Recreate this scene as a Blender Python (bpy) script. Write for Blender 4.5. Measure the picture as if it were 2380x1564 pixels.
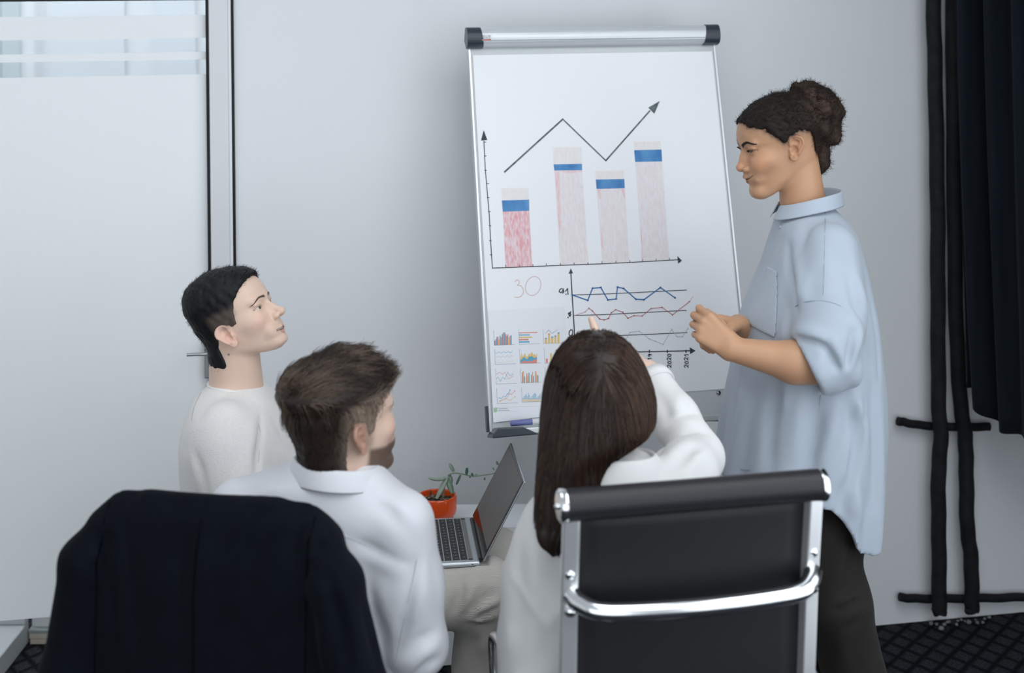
import bpy, bmesh, math, random
import numpy as np
from mathutils import Vector, Matrix, Euler

for _o in list(bpy.data.objects):
    bpy.data.objects.remove(_o, do_unlink=True)
random.seed(7)
RNG = np.random.default_rng(11)
SC = bpy.context.scene
COL = SC.collection

# ------------------------------------------------------------------ camera
F_PX = 2380 * 50.0 / 36.0
CXP, YH, HC = 1190.0, 30.0, 1.90          # principal point (a shifted, level lens) and eye height
ROLL = math.radians(0.6)
cam_data = bpy.data.cameras.new('camera')
cam_data.sensor_width = 36.0
cam_data.lens = 50.0
cam_data.shift_y = -(782.0 - YH) / 2380.0
cam_data.clip_start = 0.05
cam_data.dof.use_dof = True
cam_data.dof.focus_distance = 3.45
cam_data.dof.aperture_fstop = 2.6
cam = bpy.data.objects.new('camera', cam_data)
COL.objects.link(cam)
cam.matrix_world = Matrix.Translation((0, 0, HC)) @ Matrix.Rotation(math.pi / 2, 4, 'X') @ Matrix.Rotation(-ROLL, 4, 'Z')
SC.camera = cam

# ------------------------------------------------------------------ sky, daylight, exposure
world = bpy.data.worlds.new('overcast_sky')
SC.world = world
world.use_nodes = True
_bg = world.node_tree.nodes['Background']
_bg.inputs['Color'].default_value = (0.86, 0.93, 1.0, 1)
_bg.inputs['Strength'].default_value = 2.35
SC.view_settings.view_transform = 'Standard'
SC.view_settings.look = 'None'
SC.view_settings.gamma = 1.0
SC.view_settings.use_curve_mapping = False
SC.view_settings.exposure = 0.0
WIN_R = (-1.0, 2.9, 0.10, 2.75)           # window band in the right wall: y0, y1, z0, z1
XR = 1.85
_ld = bpy.data.lights.new('window_daylight', 'AREA')
_ld.shape = 'RECTANGLE'
_ld.size = WIN_R[3] - WIN_R[2]
_ld.size_y = WIN_R[1] - WIN_R[0]
_ld.cycles.is_portal = True
_lo = bpy.data.objects.new('window_daylight', _ld)
COL.objects.link(_lo)
_lo.location = (XR + 0.16, (WIN_R[0] + WIN_R[1]) / 2, (WIN_R[2] + WIN_R[3]) / 2)
_lo.rotation_euler = (0, math.pi / 2, 0)
WIN_B = (-2.4, 1.4, .1, 2.8)              # unseen window added behind the photographer for frontal fill: x0, x1, z0, z1
YB = -1.6
_ld = bpy.data.lights.new('window_daylight', 'AREA')
_ld.shape = 'RECTANGLE'
_ld.size = WIN_B[1] - WIN_B[0]
_ld.size_y = WIN_B[3] - WIN_B[2]
_ld.cycles.is_portal = True
_lo = bpy.data.objects.new('window_daylight', _ld)
COL.objects.link(_lo)
_lo.location = ((WIN_B[0] + WIN_B[1]) / 2, YB - 0.16, (WIN_B[2] + WIN_B[3]) / 2)
_lo.rotation_euler = (math.pi / 2, 0, 0)

# ------------------------------------------------------------------ pixel <-> place
def ray(px, py):
    sx, su = px - CXP, YH - py
    dx = sx * math.cos(ROLL) + su * math.sin(ROLL)
    up = -sx * math.sin(ROLL) + su * math.cos(ROLL)
    return np.array([dx / F_PX, 1.0, up / F_PX])
def P(px, py, d):
    r = ray(px, py)
    return np.array([r[0] * d, d, HC + r[2] * d])
def on_plane(px, py, o, n):
    r = ray(px, py)
    c = np.array([0, 0, HC])
    t = np.dot(np.asarray(o) - c, n) / np.dot(r, n)
    return c + r * t

# ------------------------------------------------------------------ materials
MATS = {}
def mat(name, color=(.8, .8, .8), rough=.5, metal=0.0, spec=.5, bump=None, var=None, sss=0.0, trans=0.0,
        emit=None, sheen=0.0, attr=None, aniso=None, coat=0.0, alpha=1.0):
    """bump=(scale, strength, distance[, (sx,sy,sz)]); var=(scale, other colour, amount[, (sx,sy,sz)])"""
    if name in MATS:
        return MATS[name]
    m = bpy.data.materials.new(name)
    m.use_nodes = True
    nt = m.node_tree
    b = nt.nodes['Principled BSDF']
    b.inputs['Base Color'].default_value = (*color, 1)
    b.inputs['Roughness'].default_value = rough
    b.inputs['Metallic'].default_value = metal
    b.inputs['Specular IOR Level'].default_value = spec
    b.inputs['Coat Weight'].default_value = coat
    if alpha < 1:
        b.inputs['Alpha'].default_value = alpha
    if sss:
        b.inputs['Subsurface Weight'].default_value = sss
        b.inputs['Subsurface Radius'].default_value = (1.0, .35, .2)
        b.inputs['Subsurface Scale'].default_value = .008
    if trans:
        b.inputs['Transmission Weight'].default_value = trans
    if sheen:
        b.inputs['Sheen Weight'].default_value = sheen
        b.inputs['Sheen Roughness'].default_value = .5
    if emit:
        b.inputs['Emission Color'].default_value = (*emit[0], 1)
        b.inputs['Emission Strength'].default_value = emit[1]
    tc = nt.nodes.new('ShaderNodeTexCoord')
    def mapped(sc):
        mp = nt.nodes.new('ShaderNodeMapping')
        mp.inputs['Scale'].default_value = sc
        nt.links.new(tc.outputs['Object'], mp.inputs['Vector'])
        return mp.outputs['Vector']
    src = None
    if attr:
        a = nt.nodes.new('ShaderNodeAttribute')
        a.attribute_name = attr
        src = a.outputs['Color']
        nt.links.new(src, b.inputs['Base Color'])
    if var:
        n = nt.nodes.new('ShaderNodeTexNoise')
        n.inputs['Scale'].default_value = var[0]
        n.inputs['Detail'].default_value = 4
        nt.links.new(mapped(var[3] if len(var) > 3 else (1, 1, 1)), n.inputs['Vector'])
        mr = nt.nodes.new('ShaderNodeMapRange')
        mr.inputs['From Min'].default_value = .35
        mr.inputs['From Max'].default_value = .65
        mr.inputs['To Max'].default_value = var[2]
        nt.links.new(n.outputs['Fac'], mr.inputs['Value'])
        mx = nt.nodes.new('ShaderNodeMix')
        mx.data_type = 'RGBA'
        nt.links.new(mr.outputs['Result'], mx.inputs['Factor'])
        mx.inputs['A'].default_value = (*color, 1)
        if src is not None:
            nt.links.new(src, mx.inputs['A'])
        mx.inputs['B'].default_value = (*var[1], 1)
        nt.links.new(mx.outputs['Result'], b.inputs['Base Color'])
    if bump:
        n = nt.nodes.new('ShaderNodeTexNoise')
        n.inputs['Scale'].default_value = bump[0]
        n.inputs['Detail'].default_value = 3
        nt.links.new(mapped(bump[3] if len(bump) > 3 else (1, 1, 1)), n.inputs['Vector'])
        bp = nt.nodes.new('ShaderNodeBump')
        bp.inputs['Strength'].default_value = bump[1]
        bp.inputs['Distance'].default_value = bump[2]
        nt.links.new(n.outputs['Fac'], bp.inputs['Height'])
        nt.links.new(bp.outputs['Normal'], b.inputs['Normal'])
    MATS[name] = m
    return m

# ------------------------------------------------------------------ mesh helpers
def link(name, me, m=None, parent=None):
    o = bpy.data.objects.new(name, me)
    COL.objects.link(o)
    if m is not None:
        me.materials.append(m)
    if parent is not None:
        o.parent = parent
    return o
def tag(o, label=None, cat=None, group=None, kind=None):
    if label: o['label'] = label
    if cat: o['category'] = cat
    if group: o['group'] = group
    if kind: o['kind'] = kind
    return o
def empty(name, loc=(0, 0, 0), rz=0.0):
    o = bpy.data.objects.new(name, None)
    o.empty_display_size = .1
    COL.objects.link(o)
    o.location = loc
    o.rotation_euler = (0, 0, rz)
    return o
class MB:
    """collects pieces of ONE part"""
    def __init__(s):
        s.v, s.f, s.sm = [], [], []
    def add(s, vs, fs, smooth=False):
        k = len(s.v)
        s.v += [tuple(map(float, v)) for v in vs]
        s.f += [tuple(i + k for i in f) for f in fs]
        s.sm += [smooth] * len(fs)
        return s
    def box(s, a, b, M=None):
        x0, y0, z0 = a; x1, y1, z1 = b
        vs = [(x0, y0, z0), (x1, y0, z0), (x1, y1, z0), (x0, y1, z0), (x0, y0, z1), (x1, y0, z1), (x1, y1, z1), (x0, y1, z1)]
        if M is not None: vs = [M @ Vector(v) for v in vs]
        return s.add(vs, [(0, 3, 2, 1), (4, 5, 6, 7), (0, 1, 5, 4), (1, 2, 6, 5), (2, 3, 7, 6), (3, 0, 4, 7)])
    def prism(s, poly, ext):
        """closed polygon (3D points) extruded by vector ext"""
        n = len(poly); e = np.asarray(ext, float)
        vs = [np.asarray(p, float) for p in poly] + [np.asarray(p, float) + e for p in poly]
        fs = [tuple(range(n))[::-1], tuple(range(n, 2 * n))] + [(i, (i + 1) % n, n + (i + 1) % n, n + i) for i in range(n)]
        return s.add(vs, fs)
    def tube(s, pts, r, n=12, cap=True, flat=None, up=None):
        """swept ellipse; r scalar or list; flat = ratio of the second axis"""
        pts = [np.asarray(p, float) for p in pts]
        m = len(pts)
        rs = [r] * m if np.isscalar(r) else list(r)
        T = []
        for i in range(m):
            t = pts[min(i + 1, m - 1)] - pts[max(i - 1, 0)]
            T.append(t / (np.linalg.norm(t) + 1e-12))
        u = np.asarray(up, float) if up is not None else (np.array([0, 0, 1.]) if abs(T[0][2]) < .9 else np.array([0, 1., 0]))
        vs, fs = [], []
        for i in range(m):
            a = u - T[i] * np.dot(u, T[i]); a /= np.linalg.norm(a) + 1e-12
            b = np.cross(T[i], a)
            if up is None: u = a
            fl = 1.0 if flat is None else flat
            for k in range(n):
                th = 2 * math.pi * k / n
                vs.append(pts[i] + (a * math.cos(th) * fl + b * math.sin(th)) * rs[i])
        for i in range(m - 1):
            for k in range(n):
                fs.append((i * n + k, i * n + (k + 1) % n, (i + 1) * n + (k + 1) % n, (i + 1) * n + k))
        s.add(vs, fs, True)
        if cap:
            s.add(vs[:n], [tuple(range(n))[::-1]]); s.add(vs[-n:], [tuple(range(n))])
        return s
    def lathe(s, prof, o=(0, 0, 0), n=24, M=None):
        vs, fs = [], []
        for (r, z) in prof:
            for k in range(n):
                th = 2 * math.pi * k / n
                vs.append((o[0] + r * math.cos(th), o[1] + r * math.sin(th), o[2] + z))
        if M is not None: vs = [M @ Vector(v) for v in vs]
        for i in range(len(prof) - 1):
            for k in range(n):
                fs.append((i * n + k, i * n + (k + 1) % n, (i + 1) * n + (k + 1) % n, (i + 1) * n + k))
        return s.add(vs, fs, True)
    def ball(s, c, r, n=12, m=8):
        r = (r, r, r) if np.isscalar(r) else r
        pr = [(math.sin(math.pi * i / m), -math.cos(math.pi * i / m)) for i in range(m + 1)]
        vs, fs = [], []
        for (q, z) in pr:
            for k in range(n):
                th = 2 * math.pi * k / n
                vs.append((c[0] + r[0] * q * math.cos(th), c[1] + r[1] * q * math.sin(th), c[2] + r[2] * z))
        for i in range(m):
            for k in range(n):
                fs.append((i * n + k, i * n + (k + 1) % n, (i + 1) * n + (k + 1) % n, (i + 1) * n + k))
        return s.add(vs, fs, True)
    def build(s, name, m=None, parent=None, bevel=0, seg=2):
        me = bpy.data.meshes.new(name)
        me.from_pydata(s.v, [], s.f)
        me.polygons.foreach_set('use_smooth', s.sm)
        me.update()
        o = link(name, me, m, parent)
        if bevel:
            md = o.modifiers.new('bevel', 'BEVEL'); md.width = bevel; md.segments = seg; md.limit_method = 'ANGLE'
        return o
def catmull(pts, n=8):
    pts = [np.asarray(p, float) for p in pts]
    q = [2 * pts[0] - pts[1]] + pts + [2 * pts[-1] - pts[-2]]
    out = []
    for i in range(1, len(q) - 2):
        for k in range(n):
            t = k / n
            out.append(.5 * (2 * q[i] + (q[i + 1] - q[i - 1]) * t + (2 * q[i - 1] - 5 * q[i] + 4 * q[i + 1] - q[i + 2]) * t * t + (3 * q[i] - q[i - 1] - 3 * q[i + 1] + q[i + 2]) * t ** 3))
    out.append(pts[-1])
    return out
def copy_tree(o, parent=None):
    c = o.copy(); COL.objects.link(c); c.parent = parent
    for ch in list(o.children):
        copy_tree(ch, c)
    return c

# ------------------------------------------------------------------ the room
TB = 0.18                                   # the back wall runs Y = YW + TB * X
YW = 4.186
_l = math.hypot(1, TB)
WE = np.array([1 / _l, TB / _l, 0])         # along the wall
WN = np.array([-TB / _l, 1 / _l, 0])        # away from the room
WO = np.array([0, YW, 0])
def W(px, py, off=0.0):                     # a pixel on the back wall (off: metres in front of it)
    return on_plane(px, py, WO - WN * off, WN)
def ws(px, py=700):                         # distance along the wall of a pixel column
    return float(np.dot(W(px, py) - WO, WE))
def wp(s, z, off=0.0):
    p = WO + WE * s - WN * off
    return np.array([p[0], p[1], z])
def wall_box(mb, s0, s1, z0, z1, front=0.0, back=0.12):
    q = [wp(s0, z0, front), wp(s1, z0, front), wp(s1, z0, -back), wp(s0, z0, -back)]
    return mb.prism(q, (0, 0, z1 - z0))
CEIL = 2.95
XL = -3.1
M_wall = mat('painted_wall', (.84, .86, .88), .38, spec=.35, bump=(9, .05, .01), var=(2.2, (.81, .83, .85), .5))
M_white = mat('white_paint', (.8, .8, .8), .5)
M_alu_white = mat('white_powder_coat', (.74, .75, .77), .35)
M_seal = mat('black_rubber_seal', (.006, .007, .008), .6)
s_frame0, s_frame1 = ws(488), ws(547)
tag(wall_box(MB(), s_frame1, ws(2380) + .45, 0, CEIL).build('wall_back', M_wall), kind='structure')
tag(wall_box(MB(), -4.2, s_frame1, 2.12, CEIL).build('wall_back_lintel', M_wall), kind='structure')
# carpet with a quilted diamond pattern
mc = bpy.data.materials.new('dark_carpet'); mc.use_nodes = True
nt = mc.node_tree; b = nt.nodes['Principled BSDF']; b.inputs['Roughness'].default_value = .95
b.inputs['Specular IOR Level'].default_value = .1
tc = nt.nodes.new('ShaderNodeTexCoord')
hs = []
for ang in (38, -38):
    mp = nt.nodes.new('ShaderNodeMapping'); mp.inputs['Rotation'].default_value = (0, 0, math.radians(ang)); mp.inputs['Scale'].default_value = (1, 1, 1)
    nt.links.new(tc.outputs['Object'], mp.inputs['Vector'])
    wv = nt.nodes.new('ShaderNodeTexWave'); wv.wave_type = 'BANDS'; wv.bands_direction = 'X'
    wv.inputs['Scale'].default_value = 5.2; wv.inputs['Distortion'].default_value = .35; wv.inputs['Detail'].default_value = 1
    nt.links.new(mp.outputs['Vector'], wv.inputs['Vector'])
    cr = nt.nodes.new('ShaderNodeMapRange'); cr.inputs['From Min'].default_value = 0.0; cr.inputs['From Max'].default_value = .3
    nt.links.new(wv.outputs['Fac'], cr.inputs['Value']); hs.append(cr.outputs['Result'])
mn = nt.nodes.new('ShaderNodeMath'); mn.operation = 'MINIMUM'
nt.links.new(hs[0], mn.inputs[0]); nt.links.new(hs[1], mn.inputs[1])
nz = nt.nodes.new('ShaderNodeTexNoise'); nz.inputs['Scale'].default_value = 160; nz.inputs['Detail'].default_value = 3
nt.links.new(tc.outputs['Object'], nz.inputs['Vector'])
rp = nt.nodes.new('ShaderNodeValToRGB')
rp.color_ramp.elements[0].position = .35; rp.color_ramp.elements[0].color = (.010, .013, .017, 1)
rp.color_ramp.elements[1].position = .7; rp.color_ramp.elements[1].color = (.052, .052, .060, 1)
nt.links.new(nz.outputs['Fac'], rp.inputs['Fac'])
mx = nt.nodes.new('ShaderNodeMix'); mx.data_type = 'RGBA'
nt.links.new(mn.outputs[0], mx.inputs['Factor']); mx.inputs['A'].default_value = (.004, .006, .009, 1)
nt.links.new(rp.outputs['Color'], mx.inputs['B']); nt.links.new(mx.outputs['Result'], b.inputs['Base Color'])
bp = nt.nodes.new('ShaderNodeBump'); bp.inputs['Strength'].default_value = .8; bp.inputs['Distance'].default_value = .006
nt.links.new(mn.outputs[0], bp.inputs['Height']); nt.links.new(bp.outputs['Normal'], b.inputs['Normal'])
tag(MB().box((XL - .3, YB - .3, -.1), (XR + .3, 7.2, 0)).build('floor', mc), kind='structure')
tag(MB().box((XL - .3, YB - .3, CEIL), (XR + .3, 7.2, CEIL + .1)).build('ceiling', M_white), kind='structure')
tag(MB().box((XL - .12, YB - .3, 0), (XL, 7.2, CEIL)).build('wall_left', M_white), kind='structure')
def holed(mb, axis, c0, c1, a0, a1, h):     # a wall with one window hole; axis 'x': plane x=c
    def bx(u0, u1, z0, z1):
        if axis == 'x': mb.box((c0, u0, z0), (c1, u1, z1))
        else: mb.box((u0, c0, z0), (u1, c1, z1))
    bx(a0, h[0], 0, CEIL); bx(h[1], a1, 0, CEIL); bx(h[0], h[1], 0, h[2]); bx(h[0], h[1], h[3], CEIL)
    return mb
tag(holed(MB(), 'x', XR, XR + .15, YB - .3, 7.2, WIN_R).build('wall_right', M_white), kind='structure')
tag(holed(MB(), 'y', YB - .15, YB, XL, XR, WIN_B).build('wall_front', M_white), kind='structure')
def window(name, axis, c, h, nmull):
    fr = MB()
    def bar(u0, u1, z0, z1):
        if axis == 'x': fr.box((c + .03, u0, z0), (c + .09, u1, z1))
        else: fr.box((u0, c - .09, z0), (u1, c - .03, z1))
    bar(h[0], h[1], h[2], h[2] + .06); bar(h[0], h[1], h[3] - .06, h[3])
    for i in range(nmull + 1):
        u = h[0] + (h[1] - h[0] - .06) * i / nmull
        bar(u, u + .06, h[2] + .06, h[3] - .06)
    o = fr.build(name, M_white); tag(o, kind='structure')
window('window_1', 'x', XR, WIN_R, 4)
window('window_fill', 'y', YB, WIN_B, 3)  # added opening for frontal fill, never in view

# flat ceiling lamps of the meeting room (above the frame); the leftmost is added to brighten the wall
PANEL_E = 4.3
M_lamp = mat('lamp_diffuser', (.9, .9, .9), .5, emit=((.92, .965, 1.0), PANEL_E))
for (lx, ly, lab) in ((.45, 2.1, 'flat ceiling lamp above the pointing woman'), (1.3, 2.1, 'flat ceiling lamp nearest the curtain'), (.45, .6, 'flat ceiling lamp above the photographer'), (1.3, .6, 'flat ceiling lamp by the window beside the photographer'), (-1.2, 2.5, 'added ceiling panel brightening the wall left of the flip chart')):
    lo_ = empty('ceiling_lamp', (lx, ly, CEIL - .03)); tag(lo_, lab, 'lamp', 'meeting room ceiling lamps')
    MB().box((-.30, -.60, 0), (.30, .60, .028)).build('lamp_frame', M_white, lo_)
    MB().box((-.28, -.58, -.004), (.28, .58, -.0005)).build('diffuser', M_lamp, lo_)
# corridor behind the glass door
tag(wall_box(MB(), -4.4, s_frame1 + .4, 0, CEIL, front=-1.55, back=1.65).build('wall_corridor', mat('corridor_paint', (.66, .69, .73), .6)), kind='structure')
tag(wall_box(MB(), s_frame1 + .3, s_frame1 + .4, 0, CEIL, front=-.12, back=1.55).build('wall_corridor_end', M_white), kind='structure')
lp = MB(); wall_box(lp, -2.6, -.7, CEIL - .05, CEIL - .004, front=-.55, back=.95)  # unseen lamp, added to light the corridor
tag(lp.build('corridor_fill_light', mat('lit_diffuser', (.9, .9, .9), .5, emit=((.93, .97, 1), 9.0))), 'unseen panel added to light the corridor behind the glass door', 'light')
# panels on the corridor wall that show through the clear bands of the door
for (x0, x1, c) in ((-40, 5, (.33, .40, .43)), (6, 48, (.42, .49, .52)), (112, 291, (.60, .64, .69)), (355, 455, (.60, .645, .70))):
    n_ = -WN
    a = on_plane(x0, 90, WO + WN * 1.55, WN); bb = on_plane(x1, 90, WO + WN * 1.55, WN)
    sa, sb = np.dot(a - WO, WE), np.dot(bb - WO, WE)
    m_ = MB(); wall_box(m_, sa, sb, .1, 2.5, front=-1.53, back=1.549)
    tag(m_.build('corridor_panel', mat('corridor_panel_%d' % x0, c, .5)), kind='structure')

# ------------------------------------------------------------------ glass door with frosted film
def Wz(px, py, off=0): return float(W(px, py, off)[2])
s0 = -2.25
s1 = ws(486)
ztop = Wz(240, 2)
zbl, zbr = Wz(0, 1449), Wz(108, 1435)
zbot = (zbl + zbr) / 2
door = tag(empty('door_1', tuple(wp((s0 + s1) / 2, zbot))), kind='structure')
door_o = Vector(door.location)
def rel(m, o):                              # builds in world space, then hangs under a moved parent
    m.v = [tuple(np.asarray(v) - np.asarray(o)) for v in m.v]; return m
M_glass = mat('clear_glass', (.92, .96, .96), .02, trans=1.0, spec=.5)
M_film = mat('frosted_film', (.91, .93, .94), .32, spec=.4)
g = MB(); wall_box(g, s0, s1, zbot, ztop, front=-.012, back=.020)
rel(g, door_o).build('glass_pane', M_glass, door)
bands = []                                  # film everywhere but three clear bands
zs_edges = [ztop, Wz(240, 4), Wz(240, 37), Wz(240, 91), Wz(240, 124), Wz(240, 142), Wz(240, 177), zbot]
for za, zb_ in ((zs_edges[3], zs_edges[2]), (zs_edges[5], zs_edges[4]), (zs_edges[7], zs_edges[6])):
    fm = MB(); wall_box(fm, s0, s1, za, zb_, front=-.0095, back=.0115)
    rel(fm, door_o).build('frosted_film', M_film, door)
# lever handle
hz = Wz(458, 813)
hb = MB(); hs0, hs1 = ws(436, 813), ws(478, 813)
hb.tube([wp(hs0, hz, .055), wp((hs0 + hs1) / 2, hz, .055), wp(hs1, hz - .001, .055), wp(hs1 + .012, hz, .05), wp(hs1 + .015, hz, .01)], .0048, 10)
rel(hb, door_o).build('door_handle', mat('brushed_steel', (.42, .44, .44), .35, metal=.9), door)
lk = MB(); wall_box(lk, hs1 - .004, hs1 + .02, hz - .08, hz + .03, front=.012, back=-.0)
rel(lk, door_o).build('lock_case', MATS['brushed_steel'], door, bevel=.003)
# seals and post
tr = MB(); wall_box(tr, ws(484.5), ws(492.5), 0, 2.12, front=.004, back=.06)
tag(tr.build('trim_1', M_seal), kind='structure')
tr = MB(); wall_box(tr, ws(492.5), ws(542.5), 0, CEIL, front=.03, back=.09)
tag(tr.build('trim_2', M_alu_white, bevel=.003), kind='structure')
tr = MB(); wall_box(tr, ws(537), ws(543.5), 0, CEIL, front=.034, back=-.03)
tag(tr.build('trim_3', mat('pale_edge', (.82, .84, .87), .3), bevel=.002), kind='structure')
tr = MB(); wall_box(tr, ws(543.5), ws(550), 0, CEIL, front=.006, back=.06)
tag(tr.build('trim_4', M_seal), kind='structure')
tr = MB(); wall_box(tr, s0, s1, ztop, ztop + .012, front=.0, back=.04)
tag(tr.build('trim_5', M_seal), kind='structure')
tr = MB(); wall_box(tr, -4.2, s1 + .01, ztop + .012, 2.12, front=.02, back=.09)
tag(tr.build('trim_6', M_alu_white), kind='structure')
# low sill running towards the photographer at the foot of the door, with papers stacked behind it
xs_ = -1.49
sill = MB()
sill.box((xs_ - .5, 3.2, 0), (xs_, 4.33, .065))
sill.box((xs_ - .5, 4.30, .065), (xs_, 4.33, .13))
tag(sill.build('trim_7', mat('grey_sill', (.55, .58, .60), .45), bevel=.004), kind='structure')
M_paper = mat('white_paper', (.80, .81, .82), .6)
for i, (h0, h1, cc, lab) in enumerate(((0, .016, (.62, .55, .45), 'tan folder at the bottom of the paper stack under the glass door'),
                                  (.017, .032, (.66, .60, .50), 'pale tan folder second from the floor in the stack under the glass door'),
                                  (.033, .042, (.35, .40, .40), 'grey green folder in the middle of the paper stack under the glass door'))):
    st = MB(); st.box((xs_ + .008 - .003 * i, 4.315, h0), (xs_ + .30, 4.52, h1))
    tag(st.build('paper_folder', mat('folder_%d' % i, cc, .7), bevel=.001), lab, 'folder', 'folders stacked under the glass door')
st = MB(); st.box((xs_ + .006, 4.34, .043), (xs_ + .31, 4.36, .16))
pr_ = st.build('art_print', mat('print_paper', (.78, .79, .80), .6)); tag(pr_, 'white sheet with dark sketch leaning on folders under the glass door', 'print')
sk = MB()
for (a, b_, c_, d_) in ((.008, .03, .05, .072), (.03, .055, .045, .09), (.01, .05, .03, .04)):
    sk.box((xs_ + a, 4.3385, .043 + c_), (xs_ + b_, 4.3399, .043 + d_))
sk.build('sketch', mat('sketch_ink', (.12, .14, .17), .8), pr_)

# ------------------------------------------------------------------ black heating pipes and curtain
M_pipe = mat('black_pipe', (.008, .009, .011), .75, spec=.2, bump=(18, .4, .006), var=(25, (.02, .021, .024), .6))
def pipe(pts, r, label, off=.05):
    m = MB()
    q = catmull([W(x, y, off) for x, y in pts], 5)
    q = [p_ + np.array([math.sin(i * 1.7) * .0012, 0, math.cos(i * 1.3) * .0012]) for i, p_ in enumerate(q)]
    m.tube(q, r, 14)
    return tag(m.build('heating_pipe', M_pipe), label, 'pipe', 'black heating pipes on the back wall')
pipe([(2166, -160), (2169, 0), (2174, 200), (2179, 480), (2180, 730), (2182, 950), (2187, 1010), (2181, 1110), (2182, 1250), (2183, 1400), (2183, 1424)], .0228, 'long black vertical heating pipe running up left of the dark curtain', .078)
pipe([(2214, -160), (2216, 300), (2221, 700), (2231, 920), (2243, 1010), (2246, 1100), (2248, 1220), (2257, 1300), (2259, 1400), (2259, 1420)], .0228, 'black vertical heating pipe half hidden behind the dark curtain', .076)
pipe([(2086, 979), (2100, 981), (2140, 988), (2190, 991), (2250, 992), (2300, 992)], .0130, 'short black horizontal pipe stub crossing the vertical pipes at curtain hem', .034)
pipe([(2091, 1388), (2130, 1391), (2200, 1391), (2290, 1390), (2370, 1388), (2440, 1387)], .0130, 'black horizontal pipe running along the wall just above the carpet', .034)
# crumbled plaster at the pipe foot
M_plaster = mat('crumbled_plaster', (.24, .24, .235), .9)
for i in range(16):
    px = 2165 + i * 9 + random.uniform(-4, 4)
    p_ = W(px, 1424, random.uniform(.02, .07)); r = random.uniform(.003, .010)
    m = MB(); m.ball((0, 0, 0), (r, r * .8, r * .7), 6, 4)
    m.v = [(a + random.uniform(-.002, .002), b_ + random.uniform(-.002, .002), c_ + random.uniform(-.002, .002)) for a, b_, c_ in m.v]
    o = m.build('plaster_crumb', M_plaster); o.location = (p_[0], p_[1], r * .6)
    tag(o, 'small crumb of broken white plaster at the foot of the black pipes', 'plaster', 'plaster crumbs under the pipes')
# curtain
cu_a = np.array([W(2210, 500, .155)[0], W(2210, 500, .155)[1]]); cu_b = np.array([1.72, 3.80]); cu_c = np.array([1.735, 2.75])  # unseen run past cu_b is added to shade the wall corner
nU, nV = 300, 44
_La = np.linalg.norm(cu_b - cu_a); _Lc = np.linalg.norm(cu_c - cu_b)
z_hi = CEIL - .12
vs, fs = [], []
for j in range(nV + 1):
    v = j / nV
    for i in range(nU + 1):
        u = i / nU
        s_ = u * (_La + _Lc); tt = min(max((s_ - _La) / .25 + .5, 0), 1); tt = tt * tt * (3 - 2 * tt)
        base = (cu_a + (cu_b - cu_a) * s_ / _La) * (1 - tt) + (cu_b + (cu_c - cu_b) * (s_ - _La) / _Lc) * tt
        tg = (cu_b - cu_a) / _La * (1 - tt) + (cu_c - cu_b) / _Lc * tt; nrm = np.array([-tg[1], tg[0]]); nrm /= np.linalg.norm(nrm)
        u = s_ / _La
        amp = .028 + .012 * math.sin(u * 9 + 1)
        w = amp * math.sin(u * 2 * math.pi * 7.5 + .5 * math.sin(v * 3 + u * 5)) + .010 * math.sin(u * 47 + v * 2)
        w *= .75 + .35 * v
        zl = .66 - .06 * (1 - math.exp(-(max(u - .25, 0) / .3) ** 2)) + .10 * math.exp(-((u) / .12) ** 2)
        z = z_hi + (zl - z_hi) * v
        p_ = base + nrm * w + np.array([.035 * v * v * max(0, 1 - u), 0])
        vs.append((p_[0], p_[1], z))
for j in range(nV):
    for i in range(nU):
        k = j * (nU + 1) + i
        fs.append((k, k + 1, k + nU + 2, k + nU + 1))
m = MB(); m.add(vs, fs, True)
M_curtain = mat('navy_curtain', (.004, .007, .012), .75, spec=.12, sheen=.05, bump=(220, .2, .001), var=(30, (.007, .011, .017), .6, (1, 1, .1)))
cur = m.build('curtain', M_curtain)
md = cur.modifiers.new('thick', 'SOLIDIFY'); md.thickness = .004
tag(cur, 'heavy dark navy curtain hanging in folds beside the black pipes', 'curtain')
rod = MB(); rod.tube([(cu_a[0] - .1, cu_a[1], z_hi + .02), (cu_b[0], cu_b[1], z_hi + .02), (cu_c[0], cu_c[1], z_hi + .02)], .012, 10)
tag(rod.build('curtain_rod', MATS['black_rubber_seal']), 'black rod carrying the navy curtain', 'curtain rod')

# ------------------------------------------------------------------ flip chart
BQ = dict(c=(.25556, 3.87, 1.31144), psi=.19935, lam=.26601, w=.71719, h=1.01962)
_e = np.array([math.cos(BQ['psi']), math.sin(BQ['psi']), 0]); _n = np.array([-math.sin(BQ['psi']), math.cos(BQ['psi']), 0])
_u = np.array([0, 0, 1.]) * math.cos(BQ['lam']) + _n * math.sin(BQ['lam'])
_nb = np.cross(_e, _u)                       # towards the room
_bc = np.array(BQ['c'])
def bl(a, b_, off=0.0): return _bc + _e * a + _u * b_ + _nb * off     # board coordinates
def B(px, py, off=0.0): return on_plane(px, py, _bc + _nb * off, _nb)
def bxy(px, py):
    d = B(px, py) - _bc; return float(np.dot(d, _e)), float(np.dot(d, _u))
hw, hh = BQ['w'] / 2, BQ['h'] / 2
flip = empty('flip_chart', (float(_bc[0] + _n[0] * .12), float(_bc[1] + _n[1] * .12), 0))
tag(flip, 'white flip chart easel with hand drawn bar and line charts', 'flip chart')
FO = np.array(flip.location)
def bbox_(mb, a0, a1, b0, b1, o0, o1):
    return mb.prism([bl(a0, b0, o0), bl(a1, b0, o0), bl(a1, b1, o0), bl(a0, b1, o0)], _nb * (o1 - o0))
M_board = mat('board_enamel', (.60, .63, .64), .25)
M_alu = mat('satin_aluminium', (.62, .64, .66), .32, metal=.75)
M_cap = mat('slate_plastic', (.035, .045, .06), .32)
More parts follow.
